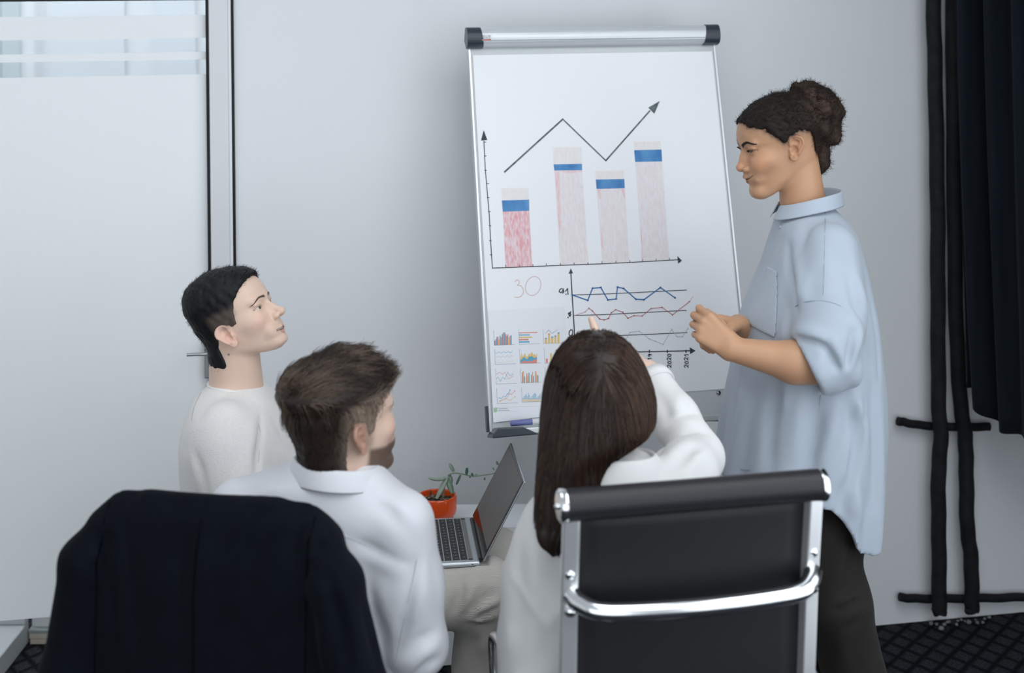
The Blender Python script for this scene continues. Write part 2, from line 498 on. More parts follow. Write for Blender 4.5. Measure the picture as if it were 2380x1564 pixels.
m = MB(); bbox_(m, -hw + .004, hw - .004, -hh, hh, -.018, -.001)
board = rel(m, FO).build('board_panel', M_board, flip)
for a0, a1 in ((-hw, -hw + .007), (hw - .007, hw)):
    rel(bbox_(MB(), a0, a1, -hh, hh, -.022, .003), FO).build('edge_frame', M_alu, flip, bevel=.001)
# paper pad
pb_l = bxy(1147, 942); pb_r = bxy(1690, 903)
m = MB(); m.prism([bl(-hw + .012, pb_l[1], 0), bl(hw - .012, pb_r[1], 0), bl(hw - .012, hh - .02, 0), bl(-hw + .012, hh - .02, 0)], _nb * .0015)
M_sheet = mat('chart_paper', (.93, .94, .97), .33, spec=.4, bump=(4, .04, .02))
pad = rel(m, FO).build('paper_sheet', M_sheet, flip)
# clamp bar along the top: a half round profile
def clamp_bar(a0, a1, r, name, m_, tilt0=0, tilt1=0):
    mb = MB(); n = 14; vs = []
    for a, tl in ((a0, tilt0), (a1, tilt1)):
        for k in range(n + 1):
            th = -.5 * math.pi + math.pi * k / n
            vs.append(bl(a + tl * math.sin(th), hh + .027 + r * math.sin(th) * 1.0, .002 + .034 * (r / .0275) * max(0, math.cos(th)) ** .6))
        vs.append(bl(a, hh + .027, -.022))
    k = n + 2
    fs = [(i, i + 1, k + i + 1, k + i) for i in range(n)] + [(n, n + 1, k + n + 1, k + n), (n + 1, 0, k, k + n + 1), tuple(range(k))[::-1], tuple(range(k, 2 * k))]
    mb.add(vs, fs, False)
    return rel(mb, FO).build(name, m_, flip)
cl_ = clamp_bar(-hw + .02, hw - .02, .0275, 'clamp_bar', mat('clamp_enamel', (.72, .75, .77), .28, metal=.25))
clamp_bar(-hw - .006, -hw + .036, .0292, 'end_cap', M_cap, 0, -.004)
clamp_bar(hw - .036, hw + .006, .0292, 'end_cap', M_cap, .004, 0)
m = MB(); bbox_(m, -hw + .03, hw - .03, hh + .0125, hh + .0136, .0295, .0345)
rel(m, FO).build('clamp_groove', mat('groove_grey', (.35, .38, .40), .4), flip)
# the small printed maker's mark on the clamp bar
def stroke(mb, pts, w, fn, closed=False, lift=None):
    """flat pen stroke; pts 2D, fn(x,y)->3D point"""
    q = [np.asarray(fn(*p), float) for p in pts]
    if closed: q.append(q[0])
    for a, b_ in zip(q[:-1], q[1:]):
        d = b_ - a; L = np.linalg.norm(d)
        if L < 1e-7: continue
        d /= L; s_ = np.cross(_nb, d) * w / 2
        a2, b2 = a - d * w * .4, b_ + d * w * .4
        mb.add([a2 - s_, b2 - s_, b2 + s_, a2 + s_], [(0, 1, 2, 3)])
    return mb
lg = lambda x, y: B(1122 + x, 82 + y, .0362)
mk = MB(); mk.add([lg(-1, -1), lg(20, -1.5), lg(20, 12), lg(-1, 12.5)], [(0, 3, 2, 1)])
rel(mk, FO).build('maker_plate', mat('plate_white', (.74, .76, .78), .4), flip)
lg = lambda x, y: B(1122 + x, 82 + y, .0366)
mk = MB()
stroke(mk, [(.8, 2.2), (2.5, 1), (4.8, 1.4), (5, 3.2), (1, 7.6), (5.6, 7.4)], .0011, lg)
stroke(mk, [(7, 3.4), (11, 7.4)], .0011, lg); stroke(mk, [(11, 3.4), (7, 7.4)], .0011, lg)
stroke(mk, [(12.8, 1.4), (17, 1), (15, 3.6), (17.3, 5), (16.3, 7.2), (12.8, 7.3)], .0011, lg)
rel(mk, FO).build('maker_mark', mat('mark_grey', (.28, .30, .34), .5), flip)
mk = MB(); mk.add([lg(0, 9.4), lg(19.5, 8.8), lg(19.5, 11.4), lg(0, 12)], [(0, 3, 2, 1)])
rel(mk, FO).build('maker_underline', mat('mark_red', (.62, .10, .08), .5), flip)
# pen tray
m = MB(); bbox_(m, -hw + .05, hw - .05, -hh - .010, -hh + .006, -.018, .055)
rel(m, FO).build('pen_tray', mat('tray_enamel', (.66, .69, .68), .3, metal=.3), flip, bevel=.003)
for sgn in (-1, 1):
    m = MB(); a0, a1 = sorted((sgn * (hw + .004), sgn * (hw - .10))); am = sgn * (hw - .060)
    a_in = sgn * (hw - .118)
    vs = [(sgn * (hw + .004), -hh - .014), (a_in, -hh - .012), (am - sgn * .016, -hh + .009), (sgn * (hw - .012), -hh + .010), (sgn * (hw + .002), -hh - .006)]
    if sgn > 0: vs = vs[::-1]
    m.prism([bl(a, b_, -.02) for a, b_ in vs], _nb * .084)
    rel(m, FO).build('corner_cap', M_cap, flip, bevel=.003)
    m = MB(); bbox_(m, *sorted((sgn * (hw + .001), sgn * (hw + .006))), -hh, -hh + .065, -.02, .0)
    rel(m, FO).build('edge_clip', M_cap, flip)
# screw at the lower right
sx, sy = bxy(1670, 913)
m = MB(); c_ = bl(sx, sy)
rot = Matrix([[_e[0], _u[0], _nb[0], c_[0]], [_e[1], _u[1], _nb[1], c_[1]], [_e[2], _u[2], _nb[2], c_[2]], [0, 0, 0, 1]])
m.lathe([(0, .004), (.003, .004), (.0032, .0025), (.0055, .0025), (.0062, .001), (.0062, -.001)], n=14, M=rot)
rel(m, FO).build('screw', mat('screw_steel', (.35, .37, .38), .25, metal=1), flip)
# column and star foot (behind the seated people)
m = MB(); cb = _bc + _n * .10
m.tube([(FO[0], FO[1], .09), (FO[0], FO[1], .75), tuple(bl(0, -.28, -.05)), tuple(bl(0, .3, -.035))], .02, 14)
rel(m, FO).build('column', M_alu, flip)
for k in range(5):
    th = 2 * math.pi * k / 5 + .35
    m = MB(); m.tube([FO + np.array([0, 0, .10]), FO + np.array([math.cos(th) * .14, math.sin(th) * .14, .085]), FO + np.array([math.cos(th) * .25, math.sin(th) * .25, .06])], [.02, .017, .013], 8)
    lg_ = rel(m, FO).build('foot_leg', M_alu, flip)
    m = MB(); m.ball(FO + np.array([math.cos(th) * .25, math.sin(th) * .25, .027]), (.016, .016, .027), 10, 8)
    rel(m, FO).build('castor', M_cap, lg_)

# ---- marker drawings on the sheet
def Z8(x, y): return (1060 + x / 2.522, 20 + y / 2.5226)
def Z6(x, y): return (1080 + x / 3.71875, 600 + y / 3.719)
def f8(off): return lambda x, y: B(*Z8(x, y), off)
def f6(off): return lambda x, y: B(*Z6(x, y), off)
M_ink = mat('black_marker', (.030, .045, .052), .6)
M_blue = mat('blue_marker', (.045, .20, .50), .6, var=(26, (.12, .36, .66), .8, (1, 1, .35)))
M_blue_ln = mat('blue_marker_line', (.03, .17, .42), .6)
M_pink = mat('faint_pink_marker', (.86, .78, .80), .6, var=(60, (.92, .88, .895), .8, (3, 3, .12)))
M_red1 = mat('red_marker_hatch', (.84, .40, .44), .6, var=(70, (.90, .78, .81), .9, (3, 3, .15)))
M_beige = mat('faint_beige_marker', (.88, .835, .82), .6, var=(60, (.92, .89, .89), .8, (3, 3, .15)))
M_redln = mat('red_marker_line', (.48, .14, .15), .6)
M_grey_ln = mat('faded_marker', (.50, .54, .58), .6)
M_pale_red = mat('pale_red_pen', (.78, .55, .54), .6)
def poly(mb, pts, fn): 
    n = len(pts); mb.add([fn(*p) for p in pts], [tuple(range(n))[::-1]]); return mb
bar_specs = [  # top, band top, band bottom, bottom as (xl,xr,yl,yr)
    ([(265, 1053), (424, 1052)], [(268, 1125), (428, 1120)], [(274, 1190), (429, 1185)], [(290, 1516), (446, 1511)], M_red1),
    ([(566, 813), (735, 811)], [(571, 913), (738, 910)], [(576, 949), (739, 947)], [(610, 1503), (776, 1499)], M_pink),
    ([(816, 953), (982, 951)], [(819, 1002), (986, 999)], [(824, 1057), (989, 1053)], [(856, 1496), (1016, 1490)], M_pink),
    ([(1040, 780), (1196, 778)], [(1044, 830), (1204, 826)], [(1050, 899), (1208, 896)], [(1092, 1484), (1250, 1476)], M_pink)]
def quad(mb, t, b_, fn): return poly(mb, [t[0], t[1], b_[1], b_[0]], fn)
for t, b1, b2, bt, mm in bar_specs:
    o = rel(quad(MB(), b2, bt, f8(.0019)), FO).build('bar_body', mm, flip)
    e_ = rel(quad(MB(), t, b1, f8(.0019)), FO).build('bar_top', M_beige, flip)
    e_ = rel(quad(MB(), b1, b2, f8(.0021)), FO).build('bar_band', M_blue, flip)
# reddish marker edges on the second and third bars
m = MB(); 
poly(m, [(577, 950), (604, 952), (618, 1240), (606, 1330)], f8(.0021)); poly(m, [(604, 950), (738, 948), (738, 957), (640, 966)], f8(.0021))
poly(m, [(825, 1058), (846, 1060), (850, 1120), (836, 1110)], f8(.0021)); poly(m, [(966, 1056), (988, 1055), (992, 1115), (984, 1110)], f8(.0021))
poly(m, [(846, 1300), (858, 1320), (864, 1420), (852, 1400)], f8(.0021)); poly(m, [(1081, 1270), (1088, 1300), (1098, 1480), (1088, 1470)], f8(.0021))
o = rel(m, FO).build('red_smudge', mat('pink_smudge', (.88, .60, .63), .6, var=(50, (.9, .82, .84), .9, (3, 3, .3))), flip); tag(o, kind='stuff')
# axes and ticks of the bar chart, trend arrow
m = MB(); fn = f8(.0023)
stroke(m, [(163, 776), (172, 950), (186, 1110), (194, 1200), (203, 1370), (213, 1521)], .0022, fn)
stroke(m, [(213, 1521), (330, 1517), (450, 1512), (610, 1505), (856, 1496), (1020, 1488), (1180, 1479), (1305, 1472)], .0022, fn)
for (x, y) in ((170, 783), (172, 864), (174, 948), (187, 1026), (189, 1108), (196, 1190), (200, 1273), (202, 1360), (206, 1443)):
    stroke(m, [(x - 7, y), (x + 5, y)], .0018, fn)
for (x, y) in ((291, 1514), (373, 1514), (450, 1510), (529, 1506), (611, 1503), (691, 1501), (773, 1499), (855, 1493), (937, 1490), (1018, 1486), (1092, 1482), (1172, 1478), (1250, 1472)):
    stroke(m, [(x, y - 10), (x + 1, y + 2)], .0018, fn)
poly(m, [(162, 712), (183, 770), (146, 774)], fn)
poly(m, [(1297, 1450), (1324, 1478), (1302, 1496)], fn)
rel(m, FO).build('bar_chart_axes', M_ink, flip)
m = MB(); fn = f8(.0027)
stroke(m, [(285, 957), (626, 648)], .0046, fn); stroke(m, [(626, 648), (878, 891)], .0034, fn); stroke(m, [(878, 891), (1135, 600)], .0042, fn)
poly(m, [(1195, 541), (1162, 616), (1127, 580)], fn)
rel(m, FO).build('trend_arrow', mat('grey_green_marker', (.060, .085, .085), .6, var=(80, (.20, .25, .24), .7)), flip)
# lower chart: axes
m = MB(); fn = f6(.0023)
stroke(m, [(918, 130), (925, 260), (935, 420), (944, 560), (951, 690), (956, 790)], .0030, fn)
poly(m, [(918, 88), (936, 130), (898, 134)], fn)
stroke(m, [(930, 318), (1200, 310), (1500, 296), (1917, 275)], .0020, fn)
stroke(m, [(944, 495), (1200, 488), (1500, 472), (1915, 451)], .0020, fn)
stroke(m, [(951, 679), (1200, 673), (1500, 662), (1922, 643)], .0020, fn)
stroke(m, [(956, 822), (1300, 815), (1600, 808), (1950, 800)], .0028, fn)
poly(m, [(1996, 800), (1948, 830), (1944, 770)], fn)
for x in (1597, 1752, 1913): stroke(m, [(x, 796), (x, 815)], .003, fn)
rel(m, FO).build('line_chart_axes', M_ink, flip)
# handwriting
m = MB(); w = .0026
stroke(m, [(838, 262), (822, 272), (816, 288), (830, 298), (846, 288), (850, 264), (858, 290), (846, 302)], w, fn)      # 9
stroke(m, [(876, 311), (876, 313)], .0032, fn)
stroke(m, [(872, 286), (890, 262), (893, 313)], w, fn)                                                         # 1
stroke(m, [(918, 462), (902, 486), (912, 500), (904, 494), (896, 478), (906, 470), (918, 484), (912, 502), (904, 500)], w, fn)   # .8
stroke(m, [(893, 512), (895, 513)], .0034, fn)
_o = [(918 + 16 * math.cos(t) - 4 * math.sin(t), 646 + 27 * math.sin(t)) for t in np.linspace(-2.2, 4.0, 14)]
stroke(m, _o, w, fn); stroke(m, [(902, 682), (904, 683)], .0034, fn)
def glyph(ch, ox, oy):                       # digits written along -y (the years stand on their side)
    G = {'2': [(0, 2), (2, 0), (5, 0), (6.5, 2), (5.5, 5), (0, 10), (2, 9), (7, 10)],
         '0': [(3.5, 0), (.8, 2), (0, 5.5), (1.5, 9.3), (4.5, 9.5), (6.6, 6), (6, 2), (3.5, 0)],
         '1': [(1, 2.5), (4.5, 0), (4.8, 10)],
         '9': [(6, 2), (3, 0), (.5, 2), (1, 4.5), (4, 5), (6, 2), (6, 6), (4, 10)]}
    k = 3.15
    return [(ox + y * k * 1.02, oy - x * k) for (x, y) in G[ch]]
for yr, x0, y0 in (('2019', 1584, 944), ('2020', 1752, 944), ('2021', 1900, 944)):
    for i, ch in enumerate(yr):
        stroke(m, glyph(ch, x0 + (i % 2) * 3 - i * .8, y0 - i * 31.5), .0022, fn)
tag(rel(m, FO).build('handwriting', M_ink, flip), kind='stuff')
m = MB()                                     # pale red 30
stroke(m, [(432, 205), (450, 188), (468, 192), (474, 212), (455, 235), (486, 238), (505, 262), (508, 300), (490, 328), (460, 340), (430, 336)], .0018, fn)
_o = [(592 + 66 * math.cos(t) - 12 * math.sin(t), 240 + 82 * math.sin(t)) for t in np.linspace(-3.0, 3.6, 26)]
stroke(m, _o, .0016, fn)
rel(m, FO).build('red_figures', M_pale_red, flip)
def data_line(pts, mm, w, name, r, off=.0026):
    mb = MB(); fn_ = f6(off); stroke(mb, pts, w, fn_)
    for (x, y) in pts:
        mb.add([fn_(x + r * math.cos(t), y + r * math.sin(t)) for t in np.linspace(0, 2 * math.pi, 9)[:-1]], [tuple(range(8))[::-1]])
    rel(mb, FO).build(name, mm, flip)
data_line([(930, 318), (1064, 364), (1105, 260), (1177, 254), (1238, 361), (1309, 352), (1321, 250), (1374, 262), (1480, 354), (1549, 359), (1692, 254), (1818, 342)], M_blue_ln, .0030, 'blue_data_line', 9)
data_line([(1073, 432), (1104, 456), (1167, 525), (1205, 533), (1243, 521), (1268, 471), (1305, 445), (1367, 467), (1411, 519), (1463, 497), (1533, 500), (1610, 436), (1706, 425), (1796, 490), (1942, 376)], M_redln, .0018, 'red_data_line', 6.5)
data_line([(950, 495), (1042, 464), (1073, 432)], mat('faded_red_pen', (.62, .45, .46), .6), .0018, 'faded_red_line', 6)
m = MB(); stroke(m, [(1942, 376), (1974, 330)], .0013, fn); rel(m, FO).build('red_line_tail', M_pale_red, flip)
data_line([(1390, 705), (1430, 641), (1509, 630), (1595, 697), (1650, 719), (1713, 746), (1790, 616), (1836, 679), (1883, 679), (1930, 607)], M_grey_ln, .0014, 'grey_data_line', 5.5)

# ---- printed sheet of small charts stuck on the pad
def ZP(x, y): return (1120 + x / 5.586, 740 + y / 5.586)
def fp(off): return lambda x, y: B(*ZP(x, y), off)
c0, c1, c2, c3 = bxy(1134, 722), bxy(1312, 713), bxy(1318, 962), bxy(1146, 982)
prn = empty('printed_sheet', tuple(B(1228, 972, .002))); PO = np.array(prn.location)
tag(prn, 'printed sheet with rows of small coloured charts stuck on the flip chart', 'print')
m = MB(); m.prism([bl(*c3, .0030), bl(*c2, .0030), bl(*c1, .0030), bl(*c0, .0030)], _nb * .0006)
rel(m, PO).build('paper', mat('print_stock', (.89, .905, .95), .5), prn)
pc = dict(o=(.86, .60, .22), r=(.80, .29, .24), b=(.12, .42, .62), g=(.28, .34, .37), l=(.55, .60, .60), y=(.80, .74, .58), k=(.42, .60, .42))
PR = {k: mat('print_ink_' + k, v, .55) for k, v in pc.items()}
PB = {k: MB() for k in pc}
fn = fp(.0040); fn2 = fp(.0043); fn3 = fp(.0046)
def prect(k, x0, y0, x1, y1, F=None):
    sl = -.02
    poly(PB[k], [(x0, y0), (x1, y0 + sl * (x1 - x0)), (x1, y1 + sl * (x1 - x0)), (x0, y1)], F or fn2)
def pax(x0, y0, x1, y1):                     # axes of one small chart: corner (x0,y1)
    stroke(PB['g'], [(x0, y0), (x0 + 8, y1), (x1, y1 - 10)], .0007, fn)
pax(153, 155, 425, 349); pax(477, 148, 748, 337); pax(795, 140, 1068, 328)
pax(166, 400, 440, 597); pax(489, 396, 762, 588); pax(810, 385, 1000, 583)
pax(178, 652, 452, 852); pax(502, 648, 775, 838); pax(818, 638, 900, 820)
pax(192, 908, 468, 1105); pax(514, 898, 790, 1088)
for i, (c_, h_) in enumerate(zip('brbrobrbrbrbrorb', (58, 75, 104, 110, 74, 120, 102, 140, 160, 162, 140, 118, 136, 95, 112, 124))):
    x = 161 + i * 14.2; prect(c_ if c_ != 'r' else 'r', x, 347 - h_ - i * .45, x + 12, 347 - i * .4)
for i, (c_, L) in enumerate(zip('rborb', (240, 140, 168, 122, 136))):
    prect(c_, 482, 181 + i * 29, 482 + L, 192 + i * 31)
for i, (h_, t_) in enumerate(((74, 'g'), (132, 'r'), (90, 'b'), (104, 'g'), (145, 'b'))):
    x = 818 + i * 41; prect('o', x, 326 - h_ + 14, x + 26, 328 - i); prect(t_, x, 326 - h_, x + 26, 326 - h_ + 16)
stroke(PB['g'], [(828, 194), (866, 150), (910, 194), (980, 147)], .0009, fn2)
for j, (c_, yb) in enumerate((('b', 445), ('l', 500), ('y', 565))):
    stroke(PB[c_], [(178 + i * 7, yb + 9 * math.sin(i * .75 + j) - i * .3) for i in range(33)], .0007, fn2)
xs2 = np.linspace(500, 715, 16)
def area(c_, ys, F): poly(PB[c_], [(xs2[0], 582)] + [(x, y) for x, y in zip(xs2, ys)] + [(xs2[-1], 577)], F)
def area_strip(c_, ys, F):
    for i in range(15): poly(PB[c_], [(xs2[i], ys[i]), (xs2[i + 1], ys[i + 1]), (xs2[i + 1], 578), (xs2[i], 582)], F)
area_strip('o', [520, 448, 500, 480, 447, 490, 500, 480, 455, 470, 437, 450, 480, 460, 490, 447], fn)
area_strip('b', [545, 530, 520, 495, 510, 520, 530, 510, 490, 500, 485, 495, 510, 515, 500, 505], fn2)
area_strip('r', [580, 565, 560, 548, 555, 545, 552, 560, 550, 555, 560, 545, 540, 530, 528, 545], fn3)
for i, (c_, h_) in enumerate(zip('robl', (58, 128, 116, 138))):
    x = 832 + i * 54; poly(PB[c_], [(x, 575 - i * 2), (x, 575 - h_ + 12), (x + 12, 575 - h_), (x + 24, 575 - h_ + 12), (x + 24, 575 - i * 2)], fn2)
for c_, pts in (('r', [(186, 725), (236, 698), (268, 727), (296, 697), (348, 785), (412, 750)]), ('b', [(186, 785), (212, 760), (242, 820), (272, 760), (298, 790), (335, 695), (372, 752), (408, 720)]),
                ('y', [(190, 830), (240, 795), (268, 765), (300, 780), (330, 780), (410, 692)])):
    stroke(PB[c_], pts, .0007, fn2)
for i, xg in enumerate((520, 578, 638, 694)):
    for j, (c_, h_) in enumerate(zip('rob', ((148, 162, 90), (130, 100, 138), (112, 148, 95), (160, 118, 104))[i])):
        prect(c_, xg + j * 14, 836 - h_ + 8, xg + j * 14 + 12, 835 - i)
poly(PB['o'], [(830, 822), (862, 690), (882, 662), (905, 690), (905, 820)], fn2)
stroke(PB['b'], [(220, 1040), (228, 1028), (250, 1042), (282, 1010), (306, 1022), (330, 975), (340, 985), (366, 930)], .0010, fn2)
stroke(PB['r'], [(225, 1075), (320, 1035), (360, 970), (380, 990), (428, 940)], .0009, fn2)
stroke(PB['o'], [(225, 1085), (300, 1040), (365, 1064), (432, 1015)], .0009, fn2)
for c_, (x, y) in (('b', (366, 925)), ('r', (430, 938)), ('o', (433, 1013))):
    poly(PB[c_], [(x + 4, y - 6), (x + 3, y + 14), (x - 12, y + 2)], fn2)
for i, n_ in enumerate((3, 4, 5, 6, 4, 7, 5, 3, 4, 5, 6, 7, 6, 3, 4, 5, 6)):
    for j in range(n_):
        x, y = 528 + i * 14, 1068 - j * 17; prect('o' if j < 2 else 'b', x, y, x + 10, y + 10)
stroke(PB['l'], [(130, 1158), (800, 1137)], .0005, fn)
poly(PB['k'], [(150, 1162), (200, 1160), (200, 1208), (176, 1222), (152, 1210)], fn2)
for (x0, x1, y) in ((214, 335, 1174), (214, 360, 1196), (214, 470, 1213)):
    stroke(PB['l'] if y > 1200 else PB['g'], [(x0, y), (x1, y - 3)], .0010 if y < 1200 else .0004, fn2)
for k, mb in PB.items():
    tag(rel(mb, PO).build('printed_charts', PR[k], prn), kind='stuff')
# marker pen lying in the tray
pa, pb_ = bl(-hw + .048, -hh + .019, .040), bl(-hw + .185, -hh + .019, .040)
pen = MB(); pen.tube([pa + (pb_ - pa) * t for t in (0, .02, .3, .32, .42)], [.004, .0075, .0075, .0078, .0078], 12)
pen_e = empty('marker_pen', tuple(pa)); tag(pen_e, 'blue capped board marker lying in the flip chart tray', 'marker')
rel(pen, pa).build('cap', mat('violet_blue_plastic', (.16, .18, .42), .35), pen_e)
m = MB(); m.tube([pa + (pb_ - pa) * t for t in (.42, .44, .97, 1)], [.0078, .0082, .0082, .006], 12)
rel(m, pa).build('barrel', mat('pen_white', (.72, .73, .76), .35), pen_e)

# ------------------------------------------------------------------ office chairs
M_mesh = mat('black_mesh_fabric', (.010, .010, .012), .55, spec=.35, bump=(600, .25, .0006))
M_roll = mat('black_leather', (.013, .012, .015), .45, spec=.45, bump=(140, .12, .001))
M_chrome = mat('polished_aluminium', (.86, .87, .88), .16, metal=1.0)
M_rail = mat('satin_rail', (.90, .91, .92), .38, metal=.85)
M_blackp = mat('black_plastic', (.012, .012, .013), .4)
def make_chair():
    root = empty('office_chair')
    side = catmull([(.235, .44), (.10, .435), (-.06, .425), (-.15, .43), (-.205, .475), (-.235, .56), (-.255, .70), (-.275, .88), (-.300, 1.045)], 6)
    side = [(float(a), float(b_)) for a, b_ in side]
    k0 = 24
    hwid = .205
    for s in (-1, 1):
        m = MB(); n = len(side); vs, fs = [], []
        for i, (y, z) in enumerate(side):
            y1, z1 = side[max(i - 1, 0)]; y2, z2 = side[min(i + 1, n - 1)]
            t = np.array([y2 - y1, z2 - z1]); t /= np.linalg.norm(t); nn = np.array([t[1], -t[0]])   # outward
            if nn[0] > 0 and i > 26: nn = -nn
            for (a, b_) in ((hwid - .004, -.010), (hwid + .026, -.010), (hwid + .032, -.002), (hwid + .030, .006), (hwid + .004, .012)):
                vs.append((s * a, y + nn[0] * b_, z + nn[1] * b_))
        for i in range(n - 1):
            for k in range(5):
                q = (i * 5 + k, i * 5 + (k + 1) % 5, (i + 1) * 5 + (k + 1) % 5, (i + 1) * 5 + k)
                fs.append(q if s > 0 else q[::-1])
        fs += [tuple(range(5)), tuple(range(5 * n - 5, 5 * n))]
        m.add(vs, fs)
        m.build('side_rail', M_rail, root, bevel=.003)
        # arm loop
        m = MB()
        m.tube(catmull([(s * .235, -.235, .66), (s * .262, -.20, .668), (s * .272, -.05, .672), (s * .272, .10, .665), (s * .270, .17, .63), (s * .262, .15, .50), (s * .235, .10, .437)], 6), .011, 10, flat=.7)
        m.build('armrest', M_chrome, root)
    def sheet(i0, i1, off, name, m_):
        m = MB(); vs, fs = [], []; nx = 10
        pts = side[i0:i1]
        for i, (y, z) in enumerate(pts):
            for k in range(nx + 1):
                u = -1 + 2 * k / nx
                vs.append((u * hwid, y + off[0] - .012 * (1 - u * u) * (1 if z > .5 else 0), z + off[1] - .012 * (1 - u * u) * (1 if z <= .5 else 0)))
        for i in range(len(pts) - 1):
            for k in range(nx):
                a = i * (nx + 1) + k; fs.append((a, a + 1, a + nx + 2, a + nx + 1))
        m.add(vs, fs, True)
        o = m.build(name, m_, root); md = o.modifiers.new('t', 'SOLIDIFY'); md.thickness = .009; md.offset = 0
        return o
    sheet(0, 24, (0, .008), 'seat', M_mesh)
    sheet(23, len(side), (.008, 0), 'backrest', M_mesh)
    m = MB(); y, z = side[-1]
    m.tube([(-.232, y + .004, z + .016), (.232, y + .004, z + .016)], .0275, 20)
    m.build('top_roll', M_roll, root)
    for s in (-1, 1):
        m = MB(); m.tube([(s * .230, y + .004, z + .016), (s * .240, y + .004, z + .016), (s * .243, y + .004, z + .016)], [.0285, .0285, .024], 20)
        c = m.build('end_cap', M_chrome, root)
        m = MB(); m.ball((s * .244, y + .004, z + .016), .006, 10, 6); m.build('bolt', M_chrome, c)
    m = MB()
    zc = .895; yc = -.275
    pts = catmull([(-.222, yc - .012, zc + .012), (-.205, yc - .035, zc), (-.16, yc - .056, zc - .008), (0, yc - .066, zc - .010), (.16, yc - .056, zc - .008), (.205, yc - .035, zc), (.222, yc - .012, zc + .012)], 6)
    m.tube(pts, .016, 12, flat=1.0, up=(0, 0, 1))
    m.build('crossbar', M_chrome, root)
    for s in (-1, 1):
        for dz in (.034, -.030):
            m = MB(); m.ball((s * .221, yc - .012, zc + .012 + dz), (.011, .010, .011), 12, 8); m.build('bolt', M_chrome, root)
    m = MB()
    m.tube([(-.2, .02, .415), (0, .03, .40), (.2, .02, .415)], .013, 10)
    m.build('seat_spreader', M_chrome, root)
    m = MB(); m.box((-.07, -.10, .355), (.07, .12, .395)); m.build('tilt_box', M_blackp, root, bevel=.008)
    m = MB(); m.lathe([(.0, .36), (.018, .36), (.018, .22), (.027, .22), (.027, .10), (.034, .09), (.034, .06), (0, .06)]); m.build('gas_column', M_chrome, root)
    for k in range(5):
        th = 2 * math.pi * k / 5 + .3; c, s_ = math.cos(th), math.sin(th)
        m = MB(); m.tube([(c * .02, s_ * .02, .092), (c * .15, s_ * .15, .085), (c * .30, s_ * .30, .068)], [.022, .018, .013], 10)
        lg = m.build('base_leg', M_chrome, root)
        m = MB(); m.ball((c * .30, s_ * .30, .028), (.024, .024, .028), 12, 8); m.tube([(c * .30, s_ * .30, .05), (c * .30, s_ * .30, .07)], .007, 8)
        m.build('castor', M_blackp, lg)
    return root
chair_a = make_chair()
# top roll of the woman's chair: ends at these two places
ra, rb = P(1313, 1150, 2.42), P(1903, 1099, 2.513)
mid = (ra + rb) / 2; yaw_a = math.atan2(rb[1] - ra[1], rb[0] - ra[0])
def place_chair(o, top_mid, yaw):
    off = Matrix.Rotation(yaw, 3, 'Z') @ Vector((0, -.296, 0))
    o.location = (top_mid[0] - off.x, top_mid[1] - off.y, 0); o.rotation_euler = (0, 0, yaw)
place_chair(chair_a, mid, yaw_a)
tag(chair_a, 'black mesh office chair with chrome rails, the pointing woman sits in it', 'chair', 'office chairs')
chair_b = copy_tree(chair_a)
ra2, rb2 = P(262, 1150, 2.56), P(760, 1185, 2.47)
mid2 = (ra2 + rb2) / 2; yaw_b = math.atan2(rb2[1] - ra2[1], rb2[0] - ra2[0])
chair_b.scale = (.92, .93, .93)
place_chair(chair_b, mid2, yaw_b)
chair_b.location.x += .021 * math.sin(yaw_b); chair_b.location.y -= .021 * math.cos(yaw_b)
tag(chair_b, 'office chair almost hidden under the dark suit jacket', 'chair', 'office chairs')
stool = empty('stool', (-.60, 3.36, 0)); tag(stool, 'low black stool under the man in the knitted sweater, mostly hidden', 'stool')
m = MB(); m.lathe([(0, .455), (.15, .455), (.17, .44), (.175, .415), (.16, .40), (0, .40)], n=28); m.build('seat', M_roll, stool)
m = MB(); m.lathe([(.02, .40), (.02, .05), (.0, .05)], n=14); m.build('column', M_chrome, stool)
m = MB(); m.lathe([(0, .045), (.03, .045), (.18, .012), (.18, .0), (0, .0)], n=28); m.build('base', M_chrome, stool)

# ------------------------------------------------------------------ small white table with the potted plant
tb = empty('side_table', (-.20, 3.78, 0)); tag(tb, 'small white side table under the orange plant pot', 'table')
m = MB(); pts = []
for (cx_, cy_, a0) in ((.28, .06, -90), (.28, .06, 0), (-.28, .06, 90), (-.28, .06, 180)):
    sx_ = 1 if cx_ > 0 else -1; sy_ = {-90: -1, 0: 1, 90: 1, 180: -1}[a0]
    for k in range(6):
        th = math.radians(a0 + 18 * k); pts.append((sx_ * .24 + .045 * math.cos(th), sy_ * .042 + .045 * math.sin(th), .545))
m.prism(pts, (0, 0, .02)); m.build('table_top', mat('white_laminate', (.78, .81, .84), .3), tb)
for sx_ in (-1, 1):
    for sy_ in (-1, 1):
        m = MB(); m.tube([(sx_ * .24, sy_ * .06, .545), (sx_ * .26, sy_ * .07, .0)], [.012, .009], 8); m.build('leg', M_white, tb)
TZ = .565
pc_ = P(1016, 1150, 3.76)
pot = empty('plant_pot', (pc_[0], pc_[1], TZ)); tag(pot, 'glossy orange plant pot with a trailing succulent behind the laptop', 'plant pot')
m = MB(); R = .0515; H = pc_[2] - TZ
m.lathe([(0, 0), (.040, 0), (.0425, .004), (.0435, .012), (.0490, .016), (R, .026), (R, H - .004), (R - .001, H), (R - .004, H), (R - .005, H - .004), (R - .006, .02), (0, .02)], n=40)
m.build('pot', mat('orange_glaze', (.80, .085, .010), .16, coat=.3), pot)
m = MB(); m.lathe([(R - .0055, H - .016), (.03, H - .011), (.012, H - .009), (0, H - .009)], n=24)
m.v = [(a, b_, c_ + .004 * math.sin(a * 310) * math.cos(b_ * 270)) for a, b_, c_ in m.v]
